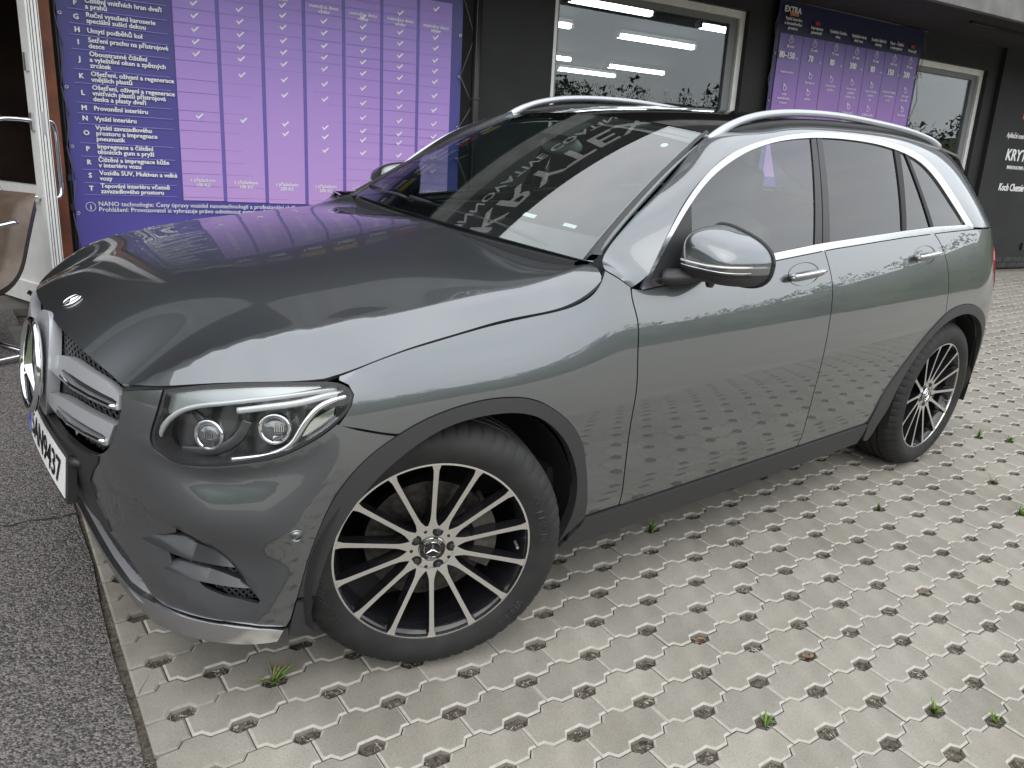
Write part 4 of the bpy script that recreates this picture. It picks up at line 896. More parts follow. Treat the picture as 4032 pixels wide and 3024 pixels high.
m.add(V, [(i * 16 + j, i * 16 + (j + 1) % 16, (i + 1) * 16 + (j + 1) % 16, (i + 1) * 16 + j) for i in range(8) for j in range(16)] + [tuple(range(16))[::-1], tuple(128 + j for j in range(16))]); m.go('inside_mirror', 'mirror_back_lit', cab, True)  # dark plastic back; the light falling on it is put into the grey
m = MB(); m.hexa([(1.06, -.09, 1.41), (1.16, -.09, 1.455), (1.16, .09, 1.455), (1.06, .09, 1.41), (1.05, -.08, 1.425), (1.16, -.09, 1.475), (1.16, .09, 1.475), (1.05, .08, 1.425)]); m.go('camera_housing', 'interior_dark', cab)
grid('headliner', lambda x, y: ROOF(x, y) - np.array([0, 0, .035]), np.linspace(1.26, 3.25, 20), np.linspace(-.60, .60, 12), 'headliner', cab, flip=True)
# stickers on the windscreen
for (p, q, w_, h_) in ((.40, .13, .055, .018), (.575, .13, .05, .016)):
    patch('screen_sticker', WSm, [(p + w_ / 2, q), (p - w_ / 2, q), (p - w_ / 2, q + h_), (p + w_ / 2, q + h_)], 'white_print', ws, .03, .0006, 0, off=-.0048, bstep=.02)
patch('screen_sticker', WSm, [(.60 + .016 * math.cos(a), .70 + .016 * math.sin(a)) for a in np.linspace(0, -2 * math.pi, 20, endpoint=False)], 'white_print', ws, .03, .0006, 0, off=-.0048)
# ------------------------------------------------------------------ ground: pavers on the sloping lot, asphalt, kerb strip
noisy('paver', (.250, .233, .200), (.315, .295, .256), 9, .85, .25, detail=8, bscale=260, lo=.3, hi=.72, coord='Object', bdist=.003)
pm = MATS['paver']; t_ = pm.node_tree; b_ = t_.nodes['Principled BSDF']; oi = t_.nodes.new('ShaderNodeObjectInfo'); hv = t_.nodes.new('ShaderNodeHueSaturation'); mr = t_.nodes.new('ShaderNodeMapRange'); mr.inputs['To Min'].default_value = .84; mr.inputs['To Max'].default_value = 1.08
cl = [l for l in t_.links if l.to_socket == b_.inputs['Base Color']][0].from_socket
sp_n = t_.nodes.new('ShaderNodeTexNoise'); sp_n.inputs['Scale'].default_value = 420; sp_n.inputs['Detail'].default_value = 2; sp_r = t_.nodes.new('ShaderNodeValToRGB'); sp_r.color_ramp.elements[0].position = .36; sp_r.color_ramp.elements[1].position = .52; sp_r.color_ramp.elements[0].color = (.72, .72, .72, 1); sp_r.color_ramp.elements[1].color = (1.04, 1.04, 1.03, 1)
st_n = t_.nodes.new('ShaderNodeTexNoise'); st_n.inputs['Scale'].default_value = 2.3; st_n.inputs['Detail'].default_value = 5; st_r = t_.nodes.new('ShaderNodeValToRGB'); st_r.color_ramp.elements[0].position = .33; st_r.color_ramp.elements[1].position = .62; st_r.color_ramp.elements[0].color = (.80, .79, .77, 1); st_r.color_ramp.elements[1].color = (1.02, 1.02, 1.02, 1)
ge = t_.nodes.new('ShaderNodeNewGeometry')
for n_ in (sp_n, st_n): t_.links.new(ge.outputs['Position'], n_.inputs['Vector'])
t_.links.new(sp_n.outputs['Fac'], sp_r.inputs['Fac']); t_.links.new(st_n.outputs['Fac'], st_r.inputs['Fac'])
m1 = t_.nodes.new('ShaderNodeMix'); m1.data_type = 'RGBA'; m1.blend_type = 'MULTIPLY'; m1.inputs['Factor'].default_value = 1; m2 = t_.nodes.new('ShaderNodeMix'); m2.data_type = 'RGBA'; m2.blend_type = 'MULTIPLY'; m2.inputs['Factor'].default_value = 1
t_.links.new(cl, m1.inputs[6]); t_.links.new(sp_r.outputs['Color'], m1.inputs[7]); t_.links.new(m1.outputs[2], m2.inputs[6]); t_.links.new(st_r.outputs['Color'], m2.inputs[7]); t_.links.new(m2.outputs[2], hv.inputs['Color'])
t_.links.new(oi.outputs['Random'], mr.inputs['Value']); t_.links.new(mr.outputs['Result'], hv.inputs['Value']); t_.links.new(hv.outputs['Color'], b_.inputs['Base Color'])
noisy('soil', (.050, .042, .033), (.15, .128, .10), 60, .95, .8, bscale=180, bdist=.01)
noisy('grit', (.05, .042, .034), (.42, .38, .32), 45, .8, 0, lo=.42, hi=.66, coord='Object')
# asphalt: speckled stone chips
am = noisy('asphalt', (.045, .042, .041), (.15, .138, .13), 170, .8, .9, detail=2, bscale=150, lo=.40, hi=.63, bdist=.006)
ta = am.node_tree; ba = ta.nodes['Principled BSDF']; vo = ta.nodes.new('ShaderNodeTexVoronoi'); vo.inputs['Scale'].default_value = 165; tcx = [n for n in ta.nodes if n.type == 'TEX_COORD'][0]
vr = ta.nodes.new('ShaderNodeValToRGB'); vr.color_ramp.elements[0].color = (.016, .0145, .015, 1); vr.color_ramp.elements[1].color = (.31, .275, .255, 1); vr.color_ramp.elements[0].position = .25; vr.color_ramp.elements[1].position = 1.0
sc_ = ta.nodes.new('ShaderNodeSeparateColor'); ta.links.new(tcx.outputs['Object'], vo.inputs['Vector']); ta.links.new(vo.outputs['Color'], sc_.inputs['Color']); ta.links.new(sc_.outputs['Red'], vr.inputs['Fac'])
mxa = ta.nodes.new('ShaderNodeMix'); mxa.data_type = 'RGBA'; mxa.inputs['Factor'].default_value = .5; ca = [l for l in ta.links if l.to_socket == ba.inputs['Base Color']][0].from_socket
ta.links.new(ca, mxa.inputs[6]); ta.links.new(vr.outputs['Color'], mxa.inputs[7]); ta.links.new(mxa.outputs[2], ba.inputs['Base Color'])
bpn = [n for n in ta.nodes if n.type == 'BUMP'][0]; ta.links.new(vo.outputs['Distance'], bpn.inputs['Height']); bpn.invert = True
noisy('far_ground', (.24, .225, .195), (.30, .28, .24), 1.2, .9); noisy('flagstone', (.10, .096, .088), (.15, .143, .13), 6, .85, .3, bscale=90); noisy('kerb', (.20, .19, .165), (.26, .245, .215), 12, .85, .3, bscale=120)
noisy('gravel_bed', (.09, .08, .062), (.26, .235, .19), 55, .9, .8, bscale=70, bdist=.02)
def tworld(p): return T3 @ np.array(p, float)
def proj_px(P):      # lot coordinates -> pixels of a 1024x768 frame (only used to rank pavers by visible size)
    d = np.atleast_2d(P) @ T3.T - CAM; z = d @ CF; f = 3071.63 * 1024 / 4032; return np.stack([512 + f * (d @ CR) / z, 384 - f * (d @ CU) / z], 1), z
pave = bpy.data.objects.new('pavement', None); COL.objects.link(pave); pave.matrix_world = LOT; tag(pave, None, None, None, 'structure'); pave['label'] = 'beige interlocking drainage pavers under and around the car'
LA, LB, LO_ = np.array([.23678, -.01223]), np.array([-.12334, -.10653]), np.array([1.05544, -.77925])
uh = LA / np.linalg.norm(LA); vh = np.array([-uh[1], uh[0]]); PU = np.linalg.norm(LA); PVs = abs(LB @ vh); k_ = PU / .238; kv = PVs / .114
poly = [(0, -20), (22, -20), (37, 0), (81, 0), (97, 20), (141, 20), (157, 0), (201, 0), (216, -20), (238, -20), (238, -94), (216, -94), (200, -114), (156, -114), (141, -94), (97, -94), (82, -114), (38, -114), (22, -94), (0, -94)]
poly = np.array([(x * k_ / 1000, y * kv / 1000) for x, y in poly])[::-1]      # counter-clockwise
def stone_geo(poly):
    o_ = shrink(poly, .0012); i_ = shrink(poly, .0068); n = len(o_)
    V = [(x, y, 0) for x, y in i_] + [(x, y, -.0042) for x, y in o_] + [(x, y, -.06) for x, y in o_]
    F = [tuple(range(n))] + [(n + i, n + (i + 1) % n, (i + 1) % n, i) for i in range(n)] + [(2 * n + i, 2 * n + (i + 1) % n, n + (i + 1) % n, n + i) for i in range(n)]
    return V, F
noisy('paver_edge', (.33, .31, .275), (.40, .38, .34), 40, .85, 0)
def edge_fm(n): return [0] + [1] * n + [0] * n
SV, SF = stone_geo(poly)
def mk_stone():
    me = bpy.data.meshes.new('paver'); me.from_pydata(SV, [], SF); me.materials.append(MATS['paver']); me.materials.append(MATS['paver_edge']); me.polygons.foreach_set('material_index', edge_fm(len(poly))); me.update(); return me
stone_me = mk_stone()
def edge_x(y): return -.640 + .0772 * (y - 0.0) + .0 if y < 3 else -.4       # asphalt edge
cand = []
for j in range(-60, 40):
    for i in range(-40, 80):
        o_ = LO_ + LA * i + LB * j; c = o_ + uh * .119 - vh * .057
        if not (-.9 < c[0] < 13.2 and -2.9 < c[1] < (1.95 if c[0] < 3 else 3.30 - .160 * c[0])): continue
        if c[0] - .119 < edge_x(c[1]) - .004: continue
        if c[1] > 1.0 and c[0] < 3.0: continue
        cand.append((i, j, o_, c))
pts = np.array([(c[0], c[1], 0) for *_, c in cand]); px, dz = proj_px(pts)
vis = []
for q, (i, j, o_, c) in enumerate(cand):
    hidden = (-.35 < c[0] < 3.4 and -.55 < c[1] < 1.2)
    inside = dz[q] > .1 and -40 < px[q][0] < 1064 and -40 < px[q][1] < 808 and not hidden
    area = 1 / max(dz[q], .1) ** 3 if inside else 0
    vis.append(area)
order = np.argsort(-np.array(vis)); near = set(order[:300].tolist())
ang = math.atan2(uh[1], uh[0]); FV = []; FF = []
for q, (i, j, o_, c) in enumerate(cand):
    if vis[q] == 0 and not (-1 < c[0] < 13 and -3 < c[1] < 3.3): continue
    r = random.Random(i * 977 + j * 131 + 5); M = Matrix.Translation((o_[0], o_[1], r.uniform(-.0022, .0016))) @ Matrix.Rotation(ang, 4, 'Z') @ Matrix.Rotation(r.gauss(0, .004), 4, 'X') @ Matrix.Rotation(r.gauss(0, .003), 4, 'Y')
    if q in near: share('paver', stone_me, pave, M)
    else:
        b = len(FV); FV += [tuple(M @ Vector(v)) for v in SV]; FF += [tuple(b + k for k in f) for f in SF]
fo = obj('paver_field', FV, FF, 'paver', pave, False, ['paver', 'paver_edge'], edge_fm(len(poly)) * (len(FV) // len(SV))); fo['kind'] = 'stuff'
# cut stones along the asphalt edge: every lattice cell the edge crosses
ev = MB()
for j in range(-14, 26):
    for i in range(-14, 4):
        o_ = LO_ + LA * i + LB * j; c = o_ + uh * .119 - vh * .057
        if c[0] - .119 >= edge_x(c[1]) - .004 or not (-2.6 < c[1] < 1.0): continue
        P = np.array([o_ + uh * x + vh * y for x, y in poly]); e = np.array([edge_x(y) for y in P[:, 1]]) + .004
        if (P[:, 0] > e + .03).sum() < 3: continue
        out_ = []; n = len(P)
        for k in range(n):       # clip to x > edge
            a, b = P[k], P[(k + 1) % n]; da, db = a[0] - edge_x(a[1]) - .004, b[0] - edge_x(b[1]) - .004
            if da >= 0: out_.append(a)
            if da * db < 0: out_.append(a + (b - a) * da / (da - db))
        if len(out_) < 4: continue
        Q = np.array(out_); sv, sf = stone_geo(Q); o2 = obj('paver', sv, sf, 'paver', pave); o2.location = (0, 0, random.Random(i * 31 + j).uniform(-.002, .001))
soil = obj('soil', [(-.9, -3.2, -.017), (13.5, -3.2, -.017), (13.5, 2.2, -.017), (-.9, 2.2, -.017)], [(0, 1, 2, 3)], 'soil'); soil.matrix_world = LOT; tag(soil, None, None, None, 'structure')
# grit and litter lying in the drainage holes
gm = MB(); gr = random.Random(3); holes = []
for j in range(-60, 40):
    for i in range(-40, 80):
        c = LO_ + LA * i + LB * j
        if not (-.75 < c[0] < 8 and -2.6 < c[1] < -.3): continue
        p, z_ = proj_px(np.array([[c[0], c[1], 0]]))
        if z_[0] < .1 or not (-20 < p[0][0] < 1044 and -20 < p[0][1] < 790): continue
        holes.append(c); near_ = z_[0] < 3.2
        for k in range(gr.randint(16, 30) if near_ else 8):
            u, v = gr.uniform(-.030, .030), gr.uniform(-.016, .016); q = c + uh * u + vh * v; s = gr.uniform(.0016, .0052) * (1 if near_ else 1.3)
            if gr.random() < .22: a = gr.uniform(0, 6.28); d = np.array([math.cos(a), math.sin(a)]) * gr.uniform(.006, .016); gm.tube([(q[0] - d[0], q[1] - d[1], -.0135), (q[0] + d[0], q[1] + d[1], -.011 + gr.uniform(0, .004))], .0011, 3)
            else:
                V = [(q[0] + s * gr.uniform(.6, 1.2) * a_, q[1] + s * gr.uniform(.6, 1.2) * b2, -.015 + s * gr.uniform(.4, .9) * c2) for a_, b2, c2 in ((1, 0, 0), (-1, 0, 0), (0, 1, 0), (0, -1, 0), (0, 0, 1.2))]; gm.add(V, [(0, 2, 4), (2, 1, 4), (1, 3, 4), (3, 0, 4)])
g_ = gm.go('grit', 'grit'); g_.matrix_world = LOT; tag(g_, 'dark grit and dry stalks lying in the drainage holes', 'grit', None, 'stuff')
# asphalt apron at the left
A_ = [(edge_x(-6) - .012, -6), (edge_x(4.2) - .012, 4.2), (-14, 4.2), (-14, -6)]
n = 40; ys = np.linspace(-6, 4.2, 41); V = [(edge_x(y) - .014 + .008 * math.sin(y * 23) + .006 * math.sin(y * 57 + 1), y, -.004) for y in ys] + [(-14, y, -.004) for y in ys]
V += [(x, y, -.05) for x, y, z in V[:41]]
asph = obj('asphalt', V, [(i, i + 1, 42 + i, 41 + i) for i in range(40)] + [(i, 82 + i, 83 + i, i + 1) for i in range(40)], 'asphalt'); asph.matrix_world = LOT; tag(asph, None, None, None, 'structure')
mat('tar', (.022, .021, .022), .7)
jn = np.array([(-.60 - .24 * t - .02 * math.sin(t * 9), .468 + .035 * t + .008 * math.sin(t * 21), -.0015) for t in np.linspace(0, 6, 90)]); wj = np.array([.004 + .003 * math.sin(i * 1.7) for i in range(90)])
V = [(x, y - a_, z) for (x, y, z), a_ in zip(jn, wj)] + [(x, y + a_, z) for (x, y, z), a_ in zip(jn, wj)]; obj('tar_joint', V, [(i, i + 1, 91 + i, 90 + i)[::-1] for i in range(89)], 'tar', asph)
# flagstones between car and building
fl = bpy.data.objects.new('flagstone_path', None); COL.objects.link(fl); fl.matrix_world = LOT; tag(fl, None, None, None, 'structure'); rr = random.Random(4)
for iy in range(8):
    for ix in range(10):
        x0 = -.50 + ix * .50 + (iy % 2) * .22; y0 = 1.02 + iy * .40
        if x0 > 2.9 or y0 > 3.9: continue
        m = MB(); m.hexa([(x0 + .003, y0 + .003, -.05), (x0 + .495, y0 + .003, -.05), (x0 + .495, y0 + .395, -.05), (x0 + .003, y0 + .395, -.05), (x0 + .006, y0 + .006, 0), (x0 + .491, y0 + .006, 0), (x0 + .491, y0 + .391, 0), (x0 + .006, y0 + .391, 0)]); o = m.go('flagstone', 'flagstone', fl); o.location = (0, 0, rr.uniform(-.004, .002) - .002)
base = obj('ground', [(-14, -9, -.06), (15, -9, -.06), (15, 6, -.06), (-14, 6, -.06)], [(0, 1, 2, 3)], 'soil'); base.matrix_world = LOT; tag(base, None, None, None, 'structure')
# the lot runs on behind the camera and levels out
gv = []; gxs = list(np.linspace(-260, 300, 57)); gys = [-2.88, -6, -12, -20, -35, -60, -100, -160, -260]
def lotz(x, y): return -(T3[2][0] * 0 + 0) + (.0774 * max(y, -12) + .0118 * np.clip(x, -10, 14)) - .012 + (.02 * (y + 12) if y < -12 else 0)
for y in gys:
    for x in gxs: gv.append((x, y, lotz(x, y)))
nx = len(gxs); lot = obj('car_park', gv, [(r * nx + i, r * nx + i + 1, (r + 1) * nx + i + 1, (r + 1) * nx + i)[::-1] for r in range(len(gys) - 1) for i in range(nx - 1)], 'far_ground'); tag(lot, None, None, None, 'structure')
gv = []; gx2 = [13.15, 16, 22, 40, 90, 300]; gy2 = [6, 2, 0, -2.88]
for y in gy2:
    for x in gx2: gv.append((x, y, lotz(x, y) + .004))
lot2 = obj('side_yard', gv, [(r * 6 + i, r * 6 + i + 1, (r + 1) * 6 + i + 1, (r + 1) * 6 + i)[::-1] for r in range(3) for i in range(5)], 'far_ground'); tag(lot2, None, None, None, 'structure')
lot3 = obj('street', [(-260, 8, -1.5), (-13.9, 8, .05), (-13.9, -2.88, -.5), (-260, -2.88, -.9)], [(0, 3, 2, 1)], 'far_ground'); tag(lot3, None, None, None, 'structure')
# ------------------------------------------------------------------ building front; facade frame: u along the wall, d depth into the building
AZ = math.radians(-9.0892); DU = np.array([math.cos(AZ), math.sin(AZ), 0]); NN = np.array([-math.sin(AZ), math.cos(AZ), 0]); DP = 3.6 * NN[1]
FM = Matrix([[DU[0], NN[0], 0, NN[0] * DP], [DU[1], NN[1], 0, NN[1] * DP], [0, 0, 1, 0], [0, 0, 0, 1]])     # local (u, d, z)
noisy('wall_black', (.011, .011, .012), (.017, .017, .018), 3, .75, .15, bscale=160, bdist=.003); noisy('concrete', (.13, .13, .125), (.18, .18, .175), 5, .85, .3, bscale=90)
noisy('upvc', (.76, .76, .74), (.84, .84, .82), 8, .35, 0); mat('gasket', (.03, .03, .03), .6); mat('upvc_inner', (.17, .18, .18), .4)
noisy('wood', (.115, .030, .012), (.24, .070, .026), 5, .5, .1, detail=8, coord='Object')
noisy('soffit', (.018, .0175, .017), (.027, .026, .025), 4, .8, 0); noisy('brick_dark', (.018, .017, .018), (.045, .042, .042), 8, .7, .3)
mat('room_wall', (.022, .023, .026), .9); mat('room_floor', (.012, .012, .013), .6); mat('tube_light', (1, 1, 1), .5, emit=(1, .99, .94), estr=7)
mat('cord', (.12, .115, .11), .8); mat('pipe_black', (.014, .014, .014), .45)
def fbox(mb, u0, u1, d0, d1, z0, z1): return mb.hexa([(u0, d0, z0), (u1, d0, z0), (u1, d1, z0), (u0, d1, z0), (u0, d0, z1), (u1, d0, z1), (u1, d1, z1), (u0, d1, z1)])
W1 = (3.20, 5.46, .62, 2.905); W2 = (8.10, 9.615, .62, 2.775)
bld = empty('shop_building', FM, 'black rendered car wash building with large windows and deep roof canopy', 'building')
m = MB()
for (u0, u1, z0, z1) in ((-.57, W1[0], .0, 3.06), (W1[0], W1[1], .0, W1[2]), (W1[0], W1[1], W1[3], 3.06), (W1[1], W2[0], .0, 3.06), (W2[0], W2[1], 0, W2[2]), (W2[0], W2[1], W2[3], 3.06), (W2[1], 9.835, 0, 3.06)): fbox(m, u0, u1, 0, .30, z0, z1)
m.go('front_wall', 'wall_black', bld)
m = MB(); fbox(m, 9.835, 22, -.06, .30, .40, 3.06); m.go('side_bay_wall', 'wall_black', bld)
bk = bpy.data.objects.new('plinth', None); COL.objects.link(bk); bk.parent = bld
m = MB(); fbox(m, 9.84, 22, -.050, .0, .30, .43); m.go('plinth_bed', 'gasket', bk)
bmsh = None
for r in range(2):
    for i in range(30):
        u0 = 9.84 + i * .25 + (r % 2) * .125; m = MB(); fbox(m, u0 + .005, u0 + .245, -.066, -.045, .315 + r * .075, .315 + r * .075 + .067); m.go('brick', 'brick_dark', bk)
# kerb and gravel in front of the plinth
m = MB(); fbox(m, 9.0, 22, -.42, -.30, .05, .30); k = m.go('kerb', 'kerb'); k.matrix_world = FM; tag(k, None, None, None, 'structure')
m = MB(); fbox(m, 9.0, 22, -.30, -.04, .05, .285); k = m.go('gravel_strip', 'gravel_bed'); k.matrix_world = FM; tag(k, None, None, None, 'structure')
m = MB(); fbox(m, 11.10, 11.17, -.09, -.06, .56, .65); m.go('wall_socket', 'pipe_black', bld)
# canopy: dark soffit, concrete lip, black sign band
m = MB(); fbox(m, -9, 22, -1.16, .3, 3.06, 3.20); m.go('canopy_soffit', 'soffit', bld)
m = MB(); fbox(m, -9, 22, -1.22, -1.16, 2.985, 3.30); m.go('canopy_lip', 'concrete', bld)
m = MB(); fbox(m, -9, 22, -1.20, .3, 3.302, 4.62); m.go('sign_band', 'wall_black', bld)
m = MB(); fbox(m, 8.0, 22, -.70, -.66, 3.035, 3.062); m.go('soffit_joint', 'pipe_black', bld)
def ftext(t, u, z, size, m, parent, d=-.004, bold=.0, al='LEFT', sx=1., nm='lettering', shear=0, extr=.0004, tilt=0., sp=1.):
    v, f = text_geo(t, size, bold, al, extr, sx, 2, shear, sp); c, s = math.cos(tilt), math.sin(tilt)
    return obj(nm, [(u + x * c - y * s, d - zz, z + x * s + y * c) for x, y, zz in v], f, m, parent)
ftext('KRYTEX', .15, 3.86, .60, 'sign_letter', bld, -1.206, .010, sx=1.25, shear=.12, extr=.004); ftext('INNOVATIVE COATING', .25, 3.52, .20, 'sign_letter', bld, -1.206, .004, sx=1.15, shear=.1, extr=.003)
ftext('PREMIUM CAR CARE', 4.0, 3.75, .36, 'white_print', bld, -1.206, .006, extr=.003) if False else None
mat('orange_print', (.80, .16, .05), .5)
ftext('PRO', 10.47, 2.26, .09, 'orange_print', bld, -.066, .004, sx=1.5, extr=.002)
ftext('Aplikační centrum', 10.19, 2.015, .092, 'white_print', bld, -.066, .0015, sx=.72, shear=.25, extr=.002)
ftext('KRYTEX', 10.26, 1.735, .205, 'white_print', bld, -.066, .006, sx=.95, shear=.12, extr=.002)
ftext('INNOVATIVE COATING', 10.34, 1.625, .062, 'white_print', bld, -.066, .002, sx=1.05, shear=.15, extr=.002)
ftext('Koch Chemie', 10.25, 1.345, .135, 'white_print', bld, -.066, .0035, sx=.80, shear=.18, extr=.002)
o = MB(); fbox(o, 10.985, 11.06, -.068, -.062, 1.30, 1.46); o.go('lettering', 'white_print', bld)
# windows: white frames, dark inner sash, pane
def window(u0, u1, z0, z1, inner):
    e = bpy.data.objects.new('window', None); COL.objects.link(e); e.parent = bld
    fw = .066
    for (a, b, c, d_) in ((u0, u1, z1 - fw, z1), (u0, u1, z0, z0 + fw), (u0, u0 + fw, z0 + fw, z1 - fw), (u1 - fw, u1, z0 + fw, z1 - fw)):
        m = MB(); fbox(m, a + .001, b - .001, .055, .15, c, d_); m.go('frame', 'upvc', e)
    a, b, c, d_ = u0 + fw + .003, u1 - fw - .003, z0 + fw + .003, z1 - fw - .003; g = .10
    for (p, q, r, s) in ((a, b, d_ - .055, d_), (a, b, c, c + .055), (a, a + .03, c + .055, d_ - .055), (b - g, b, c + .055, d_ - .055)):
        m = MB(); fbox(m, p, q, .085, .135, r, s); m.go('sash', 'upvc_inner', e)
    m = MB(); fbox(m, a + .03, b - g, .108, .114, c + .055, d_ - .055); m.go('pane', 'glass_window', e)
    for (p, q, r, s) in ((u0, u1, z1, z1 + .01),): pass
    return e
w1 = window(*W1, 0); w2 = window(*W2, 0)
for (u, z) in ((3.60, 2.052), (3.762, 2.058), (3.954, 2.075), (4.165, 2.08), (4.388, 2.085), (4.632, 2.09), (4.89, 2.10), (5.157, 2.11)):
    ftext('NA', 3.55 + (u - 3.55) * .98, 2.055, .055, 'grey_print', w1, .106, .0015, 'CENTER', nm='window_decal', shear=.15); ftext('-NO', 3.55 + (u - 3.55) * .98 + .012, 2.0, .055, 'grey_print', w1, .106, .0015, 'CENTER', nm='window_decal', shear=.15)
ftext('NA', 8.36, 2.58, .09, 'white_print', w2, .106, .001, nm='window_decal')
m = MB(); m.tube([(5.0, .135, 1.99), (5.13, .135, 2.03)], .012, 6); m.tube([(4.98, .135, 2.05), (5.0, .135, 1.98)], .012, 6); m.go('window_stay', 'upvc_inner', w1)
# room behind: back wall, floor, ceiling, tube lights
m = MB(); fbox(m, 2.6, 14.5, 9.2, 9.3, .2, 3.45); fbox(m, 2.5, 2.6, .3, 9.3, .2, 3.45); fbox(m, 14.5, 14.6, .3, 9.3, .2, 3.45); m.go('room_wall', 'room_wall', bld)
m = MB(); fbox(m, 2.5, 14.6, .3, 9.3, 3.30, 3.5); m.go('room_ceiling', 'room_wall', bld); m = MB(); fbox(m, 2.5, 14.6, .3, 9.3, .15, .2); m.go('room_floor', 'room_floor', bld)
LAMPS = [(4.69, 5.88, 2.1, 3.2), (6.56, 7.97, 3.65, 3.2), (8.41, 9.71, 6.4, 3.2), (8.05, 9.40, 7.55, 3.2), (4.35, 5.66, 3.55, 3.2), (6.18, 7.48, 6.28, 3.2), (6.83, 8.15, 2.25, 3.2)]
for i, (u0, u1, d_, z_) in enumerate(LAMPS):
    lab = ['fluorescent tube nearest the top edge of the shop window', 'middle right fluorescent tube behind the shop window', 'lower middle fluorescent tube above the treeline reflection', 'lowest left fluorescent tube behind the shop window', 'short visible tube end at upper left of window', 'short visible tube end at lower left of window', 'tube partly cut by the right window sash'][i]
    t = empty('tube_light', FM @ Matrix.Translation(((u0 + u1) / 2, d_, z_)), lab, 'ceiling light', 'tube lights in the shop'); L2 = (u1 - u0) / 2
    MB().box((0, 0, .055), (L2 * 2, .16, .05)).go('lamp_housing', 'upvc', t); MB().tube([(-L2, 0, 0), (L2, 0, 0)], .045, 10, rb=.03).go('diffuser', 'tube_light', t, True)
    for s in (-1, 1): MB().box((s * (L2 + .02), 0, .01), (.04, .11, .07)).go('end_cap', 'upvc', t)
# ------------------------------------------------------------------ price banners
def gradmat(name, stops, axis=2, z0=0, z1=1, rough=.42):
    m = mat(name, (.3, .2, .5), rough); t = m.node_tree; b = t.nodes['Principled BSDF']; tc = t.nodes.new('ShaderNodeTexCoord'); sp = t.nodes.new('ShaderNodeSeparateXYZ'); mr = t.nodes.new('ShaderNodeMapRange'); r = t.nodes.new('ShaderNodeValToRGB')
    mr.inputs['From Min'].default_value = z0; mr.inputs['From Max'].default_value = z1; e = r.color_ramp.elements
    e[0].position = stops[0][0]; e[0].color = (*stops[0][1], 1); e[1].position = stops[-1][0]; e[1].color = (*stops[-1][1], 1)
    for p, c in stops[1:-1]: q = e.new(p); q.color = (*c, 1)
    n = t.nodes.new('ShaderNodeTexNoise'); n.inputs['Scale'].default_value = 2.0; n.inputs['Detail'].default_value = 3; mx_ = t.nodes.new('ShaderNodeMath'); mx_.operation = 'MULTIPLY_ADD'; mx_.inputs[1].default_value = .16; mx_.inputs[2].default_value = -.08; ad = t.nodes.new('ShaderNodeMath'); ad.operation = 'ADD'
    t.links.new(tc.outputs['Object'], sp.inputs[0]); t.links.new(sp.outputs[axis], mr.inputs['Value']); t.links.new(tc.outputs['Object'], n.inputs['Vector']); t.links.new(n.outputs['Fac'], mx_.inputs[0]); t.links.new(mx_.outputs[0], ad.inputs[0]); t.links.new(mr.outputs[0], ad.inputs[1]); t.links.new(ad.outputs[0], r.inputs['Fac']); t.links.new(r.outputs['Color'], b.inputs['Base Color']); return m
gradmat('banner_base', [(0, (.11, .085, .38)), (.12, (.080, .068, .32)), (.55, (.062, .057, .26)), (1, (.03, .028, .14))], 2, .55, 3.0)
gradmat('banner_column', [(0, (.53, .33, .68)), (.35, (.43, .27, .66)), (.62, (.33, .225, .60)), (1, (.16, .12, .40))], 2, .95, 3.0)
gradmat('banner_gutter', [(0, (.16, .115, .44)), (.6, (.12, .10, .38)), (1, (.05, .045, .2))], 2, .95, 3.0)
mat('line_print', (.34, .28, .72), .5); mat('row_line', (.24, .13, .44), .5); mat('pale_print', (.80, .76, .84), .5); mat('yellow_tag', (.62, .42, .05), .5); mat('red_tag', (.45, .03, .03), .5); mat('grey_tag', (.30, .30, .36), .5); mat('eyelet', (.55, .55, .55), .3, 1); mat('navy_print', (.010, .014, .06), .5); mat('orange_tag', (.62, .20, .10), .5)
def sheet(name, u0, u1, z0, z1, m, parent, d0, wav=0.0, n=40, th=.003, sag=0):
    us = np.linspace(u0, u1, n + 1); zs = np.linspace(z0, z1, n + 1); V = []
    f = lambda u, z: d0 + wav * (.5 * math.sin(u * 3.1 + z * 1.3) + .5 * math.sin(u * 1.3 - z * 2.7 + 1))
    for k in (0, th):
        for u in us:
            for z in zs: V.append((u, f(u, z) + k, z))
    N1 = (n + 1) ** 2; F = []
    for i in range(n):
        for j in range(n):
            a = i * (n + 1) + j; q = (a, a + n + 1, a + n + 2, a + 1); F.append(q); F.append(tuple(N1 + x for x in q[::-1]))
    rim = [i * (n + 1) for i in range(n + 1)] + [n * (n + 1) + j for j in range(1, n + 1)] + [i * (n + 1) + n for i in range(n - 1, -1, -1)] + [j for j in range(n - 1, 0, -1)]
    for a, b in zip(rim, rim[1:] + rim[:1]): F.append((b, a, N1 + a, N1 + b))
    return obj(name, V, F, m, parent, False)
BD = -.06
ban = empty('price_banner', FM, 'large purple price list banner with white ticks behind the bonnet', 'banner')
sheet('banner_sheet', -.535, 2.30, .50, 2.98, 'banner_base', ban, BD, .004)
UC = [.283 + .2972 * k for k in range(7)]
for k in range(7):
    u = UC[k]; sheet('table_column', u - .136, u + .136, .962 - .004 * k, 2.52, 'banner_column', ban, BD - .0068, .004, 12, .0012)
    if k < 6: sheet('column_gutter', u + .1375, u + .1597, .962 - .004 * k, 2.52, 'banner_gutter', ban, BD - .0062, .004, 6, .0010)
